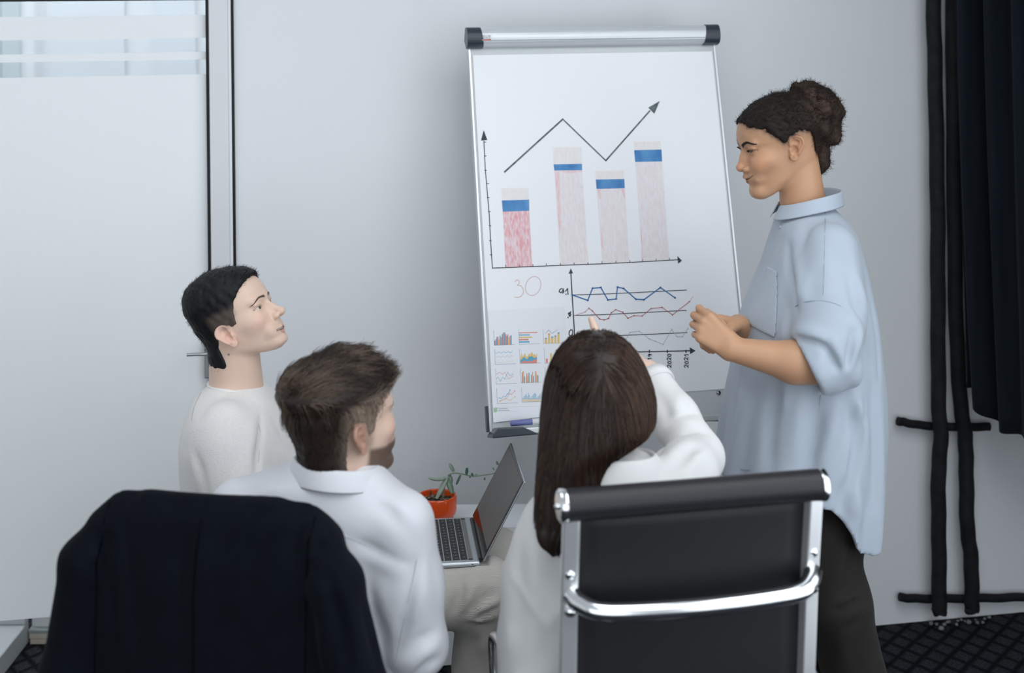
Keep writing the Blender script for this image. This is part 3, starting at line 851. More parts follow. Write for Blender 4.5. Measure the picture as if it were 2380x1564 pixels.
soil = m.build('soil', mat('dark_soil', (.018, .014, .012), .95, bump=(120, .8, .004)), pot)
for i in range(26):
    th, rr = random.uniform(0, 6.28), random.uniform(.006, .040)
    p_ = np.array([rr * math.cos(th), rr * math.sin(th), H - .008])
    d = np.array([random.uniform(-1, 1), random.uniform(-1, 1), random.uniform(-.1, .5)]); d *= .010 / np.linalg.norm(d)
    m = MB(); m.tube([p_ - d, p_, p_ + d], [.0012, .0035, .0010], 5, flat=.4)
    m.build('bark_chip', mat('bark_chip_%d' % (i % 3), ((.30, .21, .14), (.16, .09, .06), (.38, .30, .24))[i % 3], .85), pot)
def ZK(x, y, d): return P(880 + x / 4.345, 1000 + y / 4.345, d) - np.array(pot.location)
M_leaf = mat('succulent_leaf', (.13, .20, .14), .45, var=(40, (.25, .33, .25), .7))
M_leaf_pale = mat('succulent_leaf_pale', (.28, .36, .29), .5, var=(40, (.40, .46, .38), .6))
M_leaf_dk = mat('succulent_leaf_dark', (.045, .12, .085), .4)
def leaf(a, b_, r, mm, d0=3.76, d1=3.76, bend=0.0):
    p0, p1 = ZK(*a, d0), ZK(*b_, d1)
    n_ = 8; pts = [p0 + (p1 - p0) * t + np.array([0, 0, -bend * math.sin(math.pi * t)]) for t in np.linspace(0, 1, n_)]
    rs = [r * (.25 + .75 * math.sin(math.pi * min(1, .12 + .80 * t)) ** .7) for t in np.linspace(0, 1, n_)]
    m = MB(); m.tube(pts, rs, 8, flat=.6); m.build('leaf', mm, pot)
m = MB(); m.tube(catmull([ZK(650, 680, 3.76), ZK(665, 560, 3.76), ZK(700, 460, 3.76), ZK(760, 432, 3.76), ZK(850, 442, 3.77), ZK(950, 464, 3.78), ZK(1060, 452, 3.79), ZK(1160, 436, 3.80), ZK(1250, 400, 3.81)], 6), [.0026] * 14 + [.0018] * 20 + [.0013] * 15, 7)
m.build('stem', mat('plant_stem', (.22, .29, .20), .6), pot)
leaf((700, 470), (512, 485), .0085, M_leaf_pale, 3.76, 3.73, .004)
leaf((690, 480), (585, 690), .0095, M_leaf_pale, 3.755, 3.74)
leaf((700, 500), (745, 640), .0088, M_leaf, 3.76, 3.74)
leaf((715, 450), (735, 535), .0070, M_leaf, 3.77, 3.76)
leaf((758, 415), (716, 338), .0062, M_leaf, 3.76, 3.77)
leaf((887, 448), (894, 378), .0042, M_leaf_dk, 3.77, 3.77)
leaf((828, 450), (785, 548), .0042, M_leaf_dk, 3.77, 3.76)
leaf((950, 464), (940, 432), .0035, M_leaf_dk, 3.78, 3.78)
leaf((925, 460), (922, 482), .0022, M_leaf_dk, 3.78, 3.78)
leaf((975, 452), (995, 440), .0020, M_leaf, 3.78, 3.78)
leaf((1068, 505), (1073, 475), .0026, M_leaf, 3.79, 3.79)
leaf((1170, 402), (1148, 376), .0028, M_leaf, 3.80, 3.80)
leaf((1206, 350), (1190, 312), .0034, M_leaf, 3.80, 3.80)

# ------------------------------------------------------------------ laptop on the sweater man's lap
LN, LF = P(1116, 1302, 3.34), P(1094, 1203, 3.635)
LZ = float((LN[2] + LF[2]) / 2)
hx = np.array([LF[0] - LN[0], LF[1] - LN[1]]); hx /= np.linalg.norm(hx)
lap = empty('laptop', (float((LN[0] + LF[0]) / 2), float((LN[1] + LF[1]) / 2), LZ - .012), math.atan2(hx[1], hx[0]) - math.pi / 2)
tag(lap, 'open silver laptop with black keys resting on the seated man\'s lap', 'laptop')
# local frame: y along the hinge (away), -x towards the user, hinge at x=0
M_lapalu = mat('silver_anodised', (.60, .63, .66), .32, metal=.8)
m = MB(); m.box((-.212, -.152, 0), (0, .152, .012)); m.build('base', M_lapalu, lap, bevel=.005, seg=3)
m = MB(); m.box((-.118, -.139, .0119), (-.014, .139, .0124)); kb = m.build('keyboard_deck', mat('deck_alu', (.48, .50, .52), .35, metal=.7), lap)
M_key = mat('black_key', (.014, .014, .016), .45)
M_leg = mat('key_legend', (.75, .76, .78), .5)
def key_mesh(w, d):
    m = MB(); z0, z1 = .0, .0014; i = .0006
    m.add([(-d, -w, z0), (d, -w, z0), (d, w, z0), (-d, w, z0), (-d + i, -w + i, z1), (d - i, -w + i, z1), (d - i, w - i, z1), (-d + i, w - i, z1)],
          [(4, 5, 6, 7), (0, 1, 5, 4), (1, 2, 6, 5), (2, 3, 7, 6), (3, 0, 4, 7)])
    me = bpy.data.meshes.new('key'); me.from_pydata(m.v, [], m.f); me.materials.append(M_key); return me
km = {}
lgm = MB(); rl = random.Random(3)
for r in range(5):
    xr = -.0365 - r * .0188
    widths = [1.0] * 13 + [1.55] if r == 0 else [1.5] + [1.0] * 13 if r == 1 else [1.8] + [1] * 11 + [1.8] if r == 2 else [2.35] + [1] * 10 + [2.35] if r == 3 else [1.0, 1, 1, 1.3, 5.2, 1.3, 1, 1, 1, 1]
    sc_ = .274 / sum(widths); y = .137
    for w_ in widths:
        w2 = w_ * sc_; key = round(w2, 5)
        if key not in km: km[key] = key_mesh(w2 / 2 - .0012, .0082)
        o = bpy.data.objects.new('key', km[key]); COL.objects.link(o); o.parent = kb
        o.location = (xr, y - w2 / 2, .0124)
        if w_ < 2.4 and not (r == 4 and w_ > 5):
            cyy = y - w2 / 2
            a_, b2_ = rl.uniform(.0015, .0026), rl.uniform(.0012, .0022)
            for (p_, q_) in (((-a_, -b2_), (a_, b2_ * .4)), ((a_, b2_ * .4), (-a_ * .3, b2_)), ((-a_ * .4, -b2_ * .2), (a_ * .8, -b2_ * .6))):
                d = np.array([q_[0] - p_[0], q_[1] - p_[1]]); n2 = np.array([-d[1], d[0]]); n2 = n2 / (np.linalg.norm(n2) + 1e-9) * .00032
                c0_ = np.array([xr + p_[0], cyy + p_[1]]); c1_ = np.array([xr + q_[0], cyy + q_[1]])
                lgm.add([(*(c0_ - n2), .0140), (*(c1_ - n2), .0140), (*(c1_ + n2), .0140), (*(c0_ + n2), .0140)], [(0, 1, 2, 3)])
        y -= w2
lgm.build('key_legends', M_leg, kb)
m = MB(); m.box((-.0265, -.125, .0122), (-.0165, .128, .0128)); m.build('touch_bar', mat('touch_bar', (.16, .16, .15), .3), lap)
for y0 in (-.1385, .1295):
    m = MB(); m.box((-.0265, y0, .0122), (-.0165, y0 + .009, .0130)); m.build('corner_key', M_key, lap)
m = MB(); m.box((-.195, -.065, .0119), (-.125, .065, .0123)); m.build('trackpad', M_lapalu, lap)
m = MB(); m.box((-.020, -.1523, .0050), (-.0165, -.1518, .0072)); m.build('jack', M_blackp, lap)
m = MB(); m.tube([(.002, -.135, .010), (.002, .135, .010)], .0052, 12); m.build('hinge', M_blackp, lap)
th = math.radians(28.5)
lidM = Matrix.Translation((.004, 0, .010)) @ Matrix.Rotation(th, 4, 'Y')
m = MB(); m.box((0, -.152, .004), (.0045, .152, .212), lidM); lid = m.build('lid', M_lapalu, lap, bevel=.002)
m = MB(); m.box((-.0012, -.1505, .005), (-.0002, .1505, .2105), lidM); m.build('bezel', mat('bezel_black', (.010, .010, .011), .12), lid)
m = MB(); m.box((-.0018, -.144, .030), (-.0012, .144, .205), lidM)
m.build('screen', mat('screen_glass', (.115, .107, .102), .5, spec=.5), lid)

# ================================================================== soft shapes: distance fields turned into one continuous mesh
f4 = np.float32
import time
from concurrent.futures import ThreadPoolExecutor
_T0 = time.time()
TIMING = False
def nrm(v): v = np.asarray(v, float); return v / np.linalg.norm(v)
def rc(p, a, b_, ra, rb):
    a = np.asarray(a, f4); d = np.asarray(b_, f4) - a; dd = f4(max(float(d @ d), 1e-9))
    x, y, z = p[:, 0] - a[0], p[:, 1] - a[1], p[:, 2] - a[2]
    t = np.clip((x * d[0] + y * d[1] + z * d[2]) / dd, 0, 1)
    x -= t * d[0]; y -= t * d[1]; z -= t * d[2]
    return np.sqrt(x * x + y * y + z * z) - (f4(ra) + f4(rb - ra) * t)
def ell(p, c, r, R=None):
    q = p - np.asarray(c, f4)
    if R is not None: q = q @ np.asarray(R, f4)
    r = np.asarray(r, f4)
    q = q / r; k0 = np.sqrt(np.einsum('ij,ij->i', q, q)); q = q / r; k1 = np.sqrt(np.einsum('ij,ij->i', q, q)) + f4(1e-6)
    return k0 * (k0 - 1) / k1
def sph(p, c, r): 
    q = p - np.asarray(c, f4); return np.sqrt(np.einsum('ij,ij->i', q, q)) - r
def smin(a, b_, k):
    h = np.maximum(k - np.abs(a - b_), 0) / k; return np.minimum(a, b_) - h * h * k * .25
def smax(a, b_, k): return -smin(-a, -b_, k)
def chain(p, pts, rs, k=0.0):
    d = None
    for i in range(len(pts) - 1):
        e = rc(p, pts[i], pts[i + 1], rs[i], rs[i + 1])
        d = e if d is None else (smin(d, e, k) if k else np.minimum(d, e))
    return d
def table(rows, n=400):
    """rows: (key, v1, v2, ...) -> smooth lookup function(key) -> list of arrays"""
    R_ = np.array(sorted(rows), float); x = R_[:, 0]; xx = np.linspace(x[0], x[-1], n); out = []
    for j in range(1, R_.shape[1]):
        y = R_[:, j]; h = np.diff(x); s = np.diff(y) / h; m_ = np.zeros(len(x)); m_[0], m_[-1] = s[0], s[-1]
        for i in range(1, len(x) - 1):
            m_[i] = 0 if s[i - 1] * s[i] <= 0 else 3 * (h[i - 1] + h[i]) / ((2 * h[i] + h[i - 1]) / s[i - 1] + (h[i] + 2 * h[i - 1]) / s[i])
        k = np.clip(np.searchsorted(x, xx) - 1, 0, len(x) - 2); t = (xx - x[k]) / h[k]
        out.append((1 + 2 * t) * (1 - t) ** 2 * y[k] + t * (1 - t) ** 2 * h[k] * m_[k] + t * t * (3 - 2 * t) * y[k + 1] + t * t * (t - 1) * h[k] * m_[k + 1])
    lut = np.array(out, f4); x0_, sc_ = f4(xx[0]), f4((n - 1) / (xx[-1] - xx[0]))
    def look(z):
        u = np.clip((z.astype(f4) - x0_) * sc_, 0, n - 1.001); i = u.astype(np.int32); t = u - i
        return [o[i] + (o[i + 1] - o[i]) * t for o in lut]
    return look
def superdist(x, y, a, b_, n):
    g = (np.abs(x / a) ** n + np.abs(y / b_) ** n) ** (1.0 / n); g = np.maximum(g, 1e-3)
    rho = np.sqrt(x * x + y * y) + 1e-5
    return rho * (1 - 1 / g)
def waves(p, freq, seed, n=5, aniso=(1, 1, 1)):
    r = np.random.default_rng(seed); s = np.zeros(len(p), f4); A = np.asarray(aniso, f4)
    w = p * A
    for i in range(n):
        d = r.normal(size=3); d = d / np.linalg.norm(d) * freq * r.uniform(.6, 1.5)
        s += np.sin(w @ d.astype(f4) + r.uniform(0, 6.28) + .8 * np.sin(w @ (d[[1, 2, 0]] * .6).astype(f4)))
    return s / n ** .5 / 1.2
def axis_pts(lo, hi, coarse, fine=()):
    out = [lo]
    while out[-1] < hi:
        h = coarse
        for (a, b_, f_) in fine:
            if a - f_ <= out[-1] <= b_: h = min(h, f_)
            elif out[-1] < a: h = min(h, max(f_, (a - out[-1]) * .35 + f_))
            elif out[-1] > b_: h = min(h, max(f_, (out[-1] - b_) * .35 + f_))
        out.append(out[-1] + h)
    return np.array(out)
_CN = np.array([(i, j, k) for i in (0, 1) for j in (0, 1) for k in (0, 1)])
_ED = [(a, b_) for a in range(8) for b_ in range(a + 1, 8) if np.abs(_CN[a] - _CN[b_]).sum() == 1]
def surf(sdf, xs, ys, zs, slack=1.35, B_=9):
    nx, ny, nz = len(xs), len(ys), len(zs)
    Fd = np.full((nx, ny, nz), 1.0, f4)
    def spans(n): return [(i, min(i + B_, n)) for i in range(0, n, B_)]
    SX, SY, SZ = spans(nx), spans(ny), spans(nz)
    def mid(s, v): return np.array([(v[a] + v[b_ - 1]) / 2 for a, b_ in s]), np.array([(v[min(b_, len(v) - 1)] - v[a]) / 2 + 1e-4 for a, b_ in s])
    mx_, hx_ = mid(SX, xs); my_, hy_ = mid(SY, ys); mz_, hz_ = mid(SZ, zs)
    G = np.stack(np.meshgrid(mx_, my_, mz_, indexing='ij'), -1).reshape(-1, 3).astype(f4)
    Hh = np.stack(np.meshgrid(hx_, hy_, hz_, indexing='ij'), -1).reshape(-1, 3)
    rad = np.sqrt((Hh ** 2).sum(1))
    d = np.concatenate([sdf(G[i:i + 20000]) for i in range(0, len(G), 20000)])
    idx = [(i, j, k) for i in range(len(SX)) for j in range(len(SY)) for k in range(len(SZ))]
    act = np.abs(d) < rad * slack + .004
    def work(batch):
        v = sdf(np.concatenate([b_[0] for b_ in batch])); o = 0
        for (_, s_, shp) in batch:
            n_ = shp[0] * shp[1] * shp[2]; Fd[s_] = v[o:o + n_].reshape(shp); o += n_
    jobs, cur = [], []
    for q, (i, j, k) in enumerate(idx):
        a, b_, c = SX[i], SY[j], SZ[k]; s_ = (slice(*a), slice(*b_), slice(*c))
        if not act[q]:
            if d[q] < 0: Fd[s_] = -1.0
            continue
        g = np.stack(np.meshgrid(xs[a[0]:a[1]], ys[b_[0]:b_[1]], zs[c[0]:c[1]], indexing='ij'), -1)
        cur.append((g.reshape(-1, 3).astype(f4), s_, g.shape[:3]))
        if len(cur) >= 32: jobs.append(cur); cur = []
    if cur: jobs.append(cur)
    with ThreadPoolExecutor(4) as ex: list(ex.map(work, jobs))
    Fd[0] = np.maximum(Fd[0], 1e-4); Fd[-1] = np.maximum(Fd[-1], 1e-4); Fd[:, 0] = np.maximum(Fd[:, 0], 1e-4); Fd[:, -1] = np.maximum(Fd[:, -1], 1e-4)
    Fd[:, :, 0] = np.maximum(Fd[:, :, 0], 1e-4); Fd[:, :, -1] = np.maximum(Fd[:, :, -1], 1e-4)
    S = Fd < 0
    n8 = np.zeros((nx - 1, ny - 1, nz - 1), np.uint8)
    for (i, j, k) in _CN: n8 += S[i:nx - 1 + i, j:ny - 1 + j, k:nz - 1 + k]
    A = (n8 > 0) & (n8 < 8)
    I = np.argwhere(A); vid = np.full(A.shape, -1, np.int32); vid[A] = np.arange(len(I))
    cv = np.stack([Fd[I[:, 0] + c[0], I[:, 1] + c[1], I[:, 2] + c[2]] for c in _CN], 1)
    acc = np.zeros((len(I), 3)); num = np.zeros(len(I))
    for a, b_ in _ED:
        va, vb = cv[:, a], cv[:, b_]; mk_ = (va < 0) != (vb < 0)
        t = np.where(mk_, va / np.where(mk_, va - vb, 1), 0)
        acc += mk_[:, None] * (_CN[a] + t[:, None] * (_CN[b_] - _CN[a])); num += mk_
    fr = acc / num[:, None]
    V = np.stack([v[I[:, ax]] + fr[:, ax] * (v[I[:, ax] + 1] - v[I[:, ax]]) for ax, v in enumerate((xs, ys, zs))], 1)
    Q = []
    def quads(E, ax):
        sA = S[tuple(slice(0, -1) if i == ax else slice(None) for i in range(3))]
        sB = S[tuple(slice(1, None) if i == ax else slice(None) for i in range(3))]
        e = np.argwhere(sA != sB)
        o1, o2 = [i for i in range(3) if i != ax]
        ok = (e[:, o1] > 0) & (e[:, o2] > 0) & (e[:, o1] < S.shape[o1] - 1) & (e[:, o2] < S.shape[o2] - 1)
        e = e[ok]; c = []
        for (u, v) in ((-1, -1), (0, -1), (0, 0), (-1, 0)):
            w = e.copy(); w[:, o1] += u; w[:, o2] += v; c.append(vid[w[:, 0], w[:, 1], w[:, 2]])
        q = np.stack(c, 1); ins = sA[e[:, 0], e[:, 1], e[:, 2]]
        flip_ = ins if ax != 1 else ~ins
        q[~flip_] = q[~flip_][:, ::-1]
        Q.append(q)
    for ax in range(3): quads(None, ax)
    Q = np.concatenate(Q); Q = Q[(Q >= 0).all(1)]
    return V, Q
def np_mesh(name, V, Q, m=None, parent=None, origin=(0, 0, 0), cols=None, smooth=True):
    me = bpy.data.meshes.new(name)
    n = Q.shape[1]
    me.vertices.add(len(V)); me.vertices.foreach_set('co', (V - np.asarray(origin)).astype(f4).ravel())
    me.loops.add(Q.size); me.loops.foreach_set('vertex_index', Q.astype(np.int32).ravel())
    me.polygons.add(len(Q)); me.polygons.foreach_set('loop_start', np.arange(0, Q.size, n, dtype=np.int32))
    me.polygons.foreach_set('use_smooth', np.full(len(Q), smooth))
    me.update(calc_edges=True)
    if cols is not None:
        a = me.color_attributes.new('Col', 'FLOAT_COLOR', 'POINT')
        a.data.foreach_set('color', np.concatenate([cols, np.ones((len(cols), 1))], 1).astype(f4).ravel())
    return link(name, me, m, parent)
def soft(name, sdf, lo, hi, h, m, parent=None, origin=(0, 0, 0), fine=((), (), ()), colf=None, slack=1.35, relax=1):
    xs, ys, zs = [axis_pts(lo[i], hi[i], h, fine[i]) for i in range(3)]
    V, Q = surf(sdf, xs, ys, zs, slack)
    for _ in range(relax):
        s = np.zeros_like(V); c = np.zeros(len(V))
        for a in range(4):
            b_ = (a + 1) % 4
            np.add.at(s, Q[:, a], V[Q[:, b_]]); np.add.at(c, Q[:, a], 1)
        V = V * .5 + .5 * s / np.maximum(c, 1)[:, None]
    cols = colf(V.astype(f4)) if colf else None
    if TIMING: print('SOFT', name, len(V), round(time.time() - _T0, 1), flush=True)
    return np_mesh(name, V, Q, m, parent, origin, cols)
def strands(name, paths, r0, m, parent=None, origin=(0, 0, 0), taper=.3, cols=None, sides=3):
    """paths (N,M,3) -> thin three sided tubes in one mesh"""
    N, M_, _ = paths.shape
    T = np.gradient(paths, axis=1); T /= np.linalg.norm(T, axis=2, keepdims=True) + 1e-9
    ref = np.where(np.abs(T[..., 2:3]) < .9, np.array([0, 0, 1.]), np.array([1., 0, 0]))
    a = np.cross(T, ref); a /= np.linalg.norm(a, axis=2, keepdims=True) + 1e-9; b_ = np.cross(T, a)
    rr = (np.asarray(r0).reshape(-1, 1) * np.linspace(1, taper, M_)[None])[..., None]
    V = np.stack([paths + rr * (a * math.cos(t) + b_ * math.sin(t)) for t in np.arange(sides) * 2 * math.pi / sides], 2)
    k = np.arange(N * M_ * sides).reshape(N, M_, sides)
    q = []
    for s in range(sides):
        s2 = (s + 1) % sides
        q.append(np.stack([k[:, :-1, s], k[:, :-1, s2], k[:, 1:, s2], k[:, 1:, s]], -1).reshape(-1, 4))
    cc = None
    if cols is not None: cc = np.repeat(np.repeat(cols[:, None], M_ * sides, 1).reshape(N, -1, 3), 1, 0).reshape(-1, 3)
    o = np_mesh(name, V.reshape(-1, 3), np.concatenate(q), m, parent, origin, cc)
    return o
def grad(sdf, p, h=.002):
    g = np.stack([sdf(p + np.array(e, f4) * h) - sdf(p - np.array(e, f4) * h) for e in ((1, 0, 0), (0, 1, 0), (0, 0, 1))], 1)
    return g / (np.linalg.norm(g, axis=1, keepdims=True) + 1e-9)
def sample_surface(o, n, rng, keep=None):
    me = o.data; V = np.zeros(len(me.vertices) * 3, f4); me.vertices.foreach_get('co', V); V = V.reshape(-1, 3)
    N = np.zeros(len(me.vertices) * 3, f4); me.vertices.foreach_get('normal', N); N = N.reshape(-1, 3)
    idx = np.arange(len(V))
    if keep is not None: idx = idx[keep(V, N)]
    i = rng.choice(idx, n); return V[i] + rng.normal(size=(n, 3)) * .0015, N[i]

# ------------------------------------------------------------------ heads (local mm: x forward, y left, z up, origin between the ear holes)
_HT = [(-97, 76, 62, 8, 68), (-92, 87, 45, 21, 62), (-84, 94.5, 30, 31, 55), (-72, 96, 12, 40, 42), (-60, 92, 0, 47.5, 28), (-45, 96, -22, 53, 18), (-30, 97, -52, 58, 10),
       (-15, 95.5, -76, 62, 6), (0, 93, -88, 66, 4), (15, 91, -94, 69, 0), (28, 93, -97, 72, -4), (40, 98, -98, 75, -8), (55, 99, -98, 77, -10), (70, 96, -97, 77.5, -10),
       (85, 89, -94, 75, -10), (100, 76, -87, 67, -10), (112, 58, -75, 55, -10), (121, 36, -56, 39, -10), (127, 12, -35, 22, -11), (130, -6, -17, 6, -11.5)]
def head_table(wid=1.0, jaw=1.0, top=0.0, low=1.0, back=1.0):
    rows = []
    for (z, xf, xb, w, xc) in _HT:
        j = jaw if z < -20 else (1 + (jaw - 1) * max(0, (20 - z) / 40) if z < 20 else 1)
        zz = z + (top * max(0, z) / 130) if z > -46 else -46 + (z + 46) * low
        rows.append((zz, xf, xb * back if xb < 0 else xb, w * wid * j, xc))
    return table(rows), rows[0][0], rows[-1][0]
class Head:
    def __init__(s, origin, fwd, pitch=0.0, tilt=0.0, scale=1.0, female=False, **k):
        """fwd: heading in the ground plane (x,y); pitch>0 looks up; tilt>0 leans to the own left"""
        f = nrm((fwd[0], fwd[1], 0)); l = np.array([-f[1], f[0], 0]); u = np.array([0, 0, 1.])
        c, n = math.cos(pitch), math.sin(pitch)
        f, u = f * c + u * n, u * c - f * n
        c, n = math.cos(tilt), math.sin(tilt)
        l, u = l * c - u * n, u * c + l * n
        s.R = np.stack([f, l, u], 1); s.o = np.asarray(origin, float); s.s = scale / 1000.0; s.fem = female
        s.k = dict(nose=1.0, tipup=0.0, nosel=0.0, lip=1.0, brow=1.0, smile=0.0, open=0.0, wid=1.0, jaw=1.0, chin=0.0, cheek=1.0, lidgap=1.0, top=0.0, alar=1.0, ear=1.0, earz=0.0, earx=0.0, lipx=0.0, slant=0.0, low=1.0, back=1.0, eyeslant=.08, detail=True, neck=None)
        s.k.update(k); s.T, s.zb, s.zt = head_table(s.k['wid'], s.k['jaw'], s.k['top'], s.k['low'], s.k['back'])
    def w(s, q): return s.o + s.R @ (np.asarray(q, float) * s.s)
    def wd(s, v): return s.R @ np.asarray(v, float)
    def loc(s, p): return ((p - s.o.astype(f4)) @ s.R.astype(f4)) / f4(s.s)
    def skull(s, q):
        z = q[:, 2]; xf, xb, w, xc = s.T(np.clip(z, s.zb, s.zt))
        dx = q[:, 0] - xc; a = np.where(dx > 0, np.maximum(xf - xc, 3), np.maximum(xc - xb, 3))
        n = np.where(dx > 0, np.interp(z, [-95, -60, -20, 20, 60, 110], [1.9, 2.0, 2.25, 2.45, 2.4, 2.1]), 2.1).astype(f4)
        d = superdist(dx, q[:, 1], a, np.maximum(w, 3), n)
        return np.maximum(d * np.interp(z, [s.zb, s.zb + 12, s.zb + 37, 80, 118, 130], [.5, .75, .9, .9, .55, .4]).astype(f4), np.maximum(z - s.zt, s.zb - z))
    def skull_off(s, q, th):
        c = np.array([-6, 0, 30], f4); k = (1 + th / 98.0).astype(f4)
        return s.skull((q - c) / k[:, None] + c) * k
    def ear(s, q):
        k = s.k; sg = np.where(q[:, 1] >= 0, 1, -1); e = np.stack([q[:, 0], np.abs(q[:, 1]), q[:, 2]], 1)
        fl = math.radians(24); ti = math.radians(13)
        a = np.array([math.cos(fl), -math.sin(fl), 0]); n = np.array([math.sin(fl), math.cos(fl), 0]); u = np.array([0, 0, 1.])
        a2, u2 = a * math.cos(ti) + u * math.sin(ti), u * math.cos(ti) - a * math.sin(ti)
        L = (e - np.array([-13 + k['earx'], 73 * k['wid'], 4 + k['earz']], f4)) @ np.stack([a2, u2, n], 1).astype(f4) / f4(k['ear'])
        A, Bb, C = L[:, 0], L[:, 1], L[:, 2]
        p2 = L.copy(); p2[:, 2] = 0
        d2 = rc(p2, (-1, 13, 0), (4, -20, 0), 18, 10.5)
        C = C - .0016 * (A * A) * 4                           # cupped
        plate = smax(d2, np.abs(C) - 2.6, 3)
        up = np.clip((Bb + 20) / 8, 0, 1); front = np.clip((A - 10) / 5, 0, 1) * np.clip((6 - Bb) / 6, 0, 1)
        rim = np.sqrt((d2 + 2.6) ** 2 + (C - 3.6) ** 2) - (3.2 * up - 6 * front)
        anti = np.sqrt((d2 + 9.5) ** 2 + (C - 2.8) ** 2) - (2.6 - 7 * np.clip((A - 4) / 8, 0, 1))
        d = smin(smin(plate, rim, 2.5), anti, 3)
        d = smin(d, ell(L, (4, -24, .5), (7.5, 8, 3.6)), 3)
        d = smin(d, ell(L, (6, -2, -7), (8, 18, 8)), 4)      # root of the ear
        d = smax(d, -ell(L, (4, -4, 5), (8.5, 11.5, 8.5)), 2)
        d = smax(d, -ell(L, (1, 15, 4), (7, 6, 3.5)), 2)
        d = smin(d, ell(L, (13, -5, 1.5), (3.2, 4.6, 3.6)), 2.5)
        return d * k['ear']
    def field(s, q):
        """distance in mm"""
        k = s.k; d = s.skull(q)
        m = np.stack([q[:, 0], np.abs(q[:, 1]), q[:, 2]], 1)
        ch = k['chin']
        d = smin(d, ell(m, (62, 36, -5), (24 * k['cheek'], 22, 17)), 24)                              # cheekbone
        d = smin(d, ell(m, (80, 3, -46 - 32 * k['low'] + ch * .3), (15 + ch, 20, 13 * k['low'])), 16)                               # chin
        d = smin(d, rc(m, (91, 0, 38), (80, 44, 40), 8 * k['brow'], 6 * k['brow']), 12)                    # brow
        d = smin(d, ell(m, (83 + k['lipx'] * .8, 10, -38), (14.5, 26, 19)), 16)                                          # muzzle
        if not k['detail']:
            d = smin(d, rc(m, (92, 0, 26), (110, 0, -10), 6, 11), 6)
            return smin(d, s.ear(q), 4)
        sm = k['smile']; lx = k['lipx']
        d = smax(d, -ell(m, (104, 31, 20), (14, 19, 11)), 11)                                      # socket
        eye = (77.5, 31.5, 20.5)
        lid = smin(sph(m, eye, 13.4), ell(m, (85, 33, 29), (7.0, 15, 4.2)), 5)
        d = smin(d, lid, 5)
        gap = np.abs(m[:, 2] - 20.3 - k['eyeslant'] * (m[:, 1] - 31.5)) - (5.4 * k['lidgap']) * (1 - ((m[:, 1] - 32.3) / 14.3) ** 2)
        cut = smax(gap, -(m[:, 0] - 74), 1)
        cut = np.maximum(cut, sph(m, eye, 17.5))
        d = smax(d, -np.maximum(cut, -sph(m, eye, 11.6)), 1.2)
        # nose
        tz = -11 + k['tipup']; nl = k['nosel']; ns = k['nose']
        nb_ = rc(m, (91, 0, 27), (108 + nl, 0, tz + 2), 6.5, 8.2 * ns)
        nb_ = smin(nb_, sph(m, (111 + nl, 0, tz), 9.0 * ns), 6)
        nb_ = smin(nb_, ell(m, (101.5 + nl * .6, 12.2 * k['alar'], tz - 4), (9.5, 6.8 * k['alar'], 7.2)), 5)
        nb_ = smin(nb_, rc(m, (108 + nl, 0, tz - 5), (98, 0, tz - 12), 4, 4), 4)
        nb_ = smin(nb_, ell(m, (92, 0, -2), (14, 13.5, 20)), 6)
        d = smin(d, nb_, 7)
        d = smax(d, -ell(m, (105 + nl, 6.8 * k['alar'], tz - 9.5), (6.5, 3.3, 4.2)), 2)
        # lips
        L = k['lip']; op = k['open']; cz = -43 + sm * 9; cy = 23 + sm * 7; cxm = 87 - sm * 11
        upl = smin(rc(m, (99.5 + lx, 3, -38.5), (cxm, cy, cz), 5.4 * L, 2.0 - sm), rc(m, (99.5 + lx, 0, -39.5), (98.5 + lx, 8, -39.5), 4.8 * L, 4.8 * L), 3)
        lol = rc(m, (97.0 + lx - sm, 0, -50 - op), (cxm, cy - 1, cz - 1 - op * .3), (6.0 - sm) * L, 2.2 - sm)
        d = smin(d, upl, 2.5); d = smin(d, lol, 2.5)
        ys_ = m[:, 1]; slz = -43.8 - op * .5 + (cz + 43.5 + op * .4) * np.clip(ys_ / cy, 0, 1.3) ** 2
        sl = np.maximum(np.abs(q[:, 2] - slz) - (1.1 + op * np.maximum(0, 1 - (ys_ / (cy * .85)) ** 2) * .6) * (1 - np.clip(ys_ / (cy * 1.08), 0, 1.6) ** 4), np.maximum(ys_ - cy * 1.1, 78 - sm * 6 - op - m[:, 0]))
        sl = np.maximum(sl, -d - (2.5 + op * 3) * (1 - np.clip(ys_ / (cy * 1.05), 0, 1) ** 2) - .3)
        d = smax(d, -sl, 1.6)
        if sm:                                                                                        # smile crease and lifted cheek
            d = smin(d, ell(m, (77, 35, -15), (15, 14, 13)), 16)
            d = d + 1.5 * np.exp(-(np.maximum(rc(m, (96 + lx * .3, 18, -22), (85, 35, -42), .5, .5), 0) / 3.2) ** 2)
        else:
            d = d + .8 * np.exp(-(np.maximum(rc(m, (97, 17, -24), (88, 28, -42), .5, .5), 0) / 3.0) ** 2)
        return smin(d, s.ear(q), 4)
    def sdf(s, p):
        q = s.loc(p); r = np.sqrt((q * q).sum(1)); far = r > 260
        out = (r - 175).astype(f4)
        if not far.all():
            qq = q[~far]; out[~far] = s.field(qq)
        return out * f4(s.s)
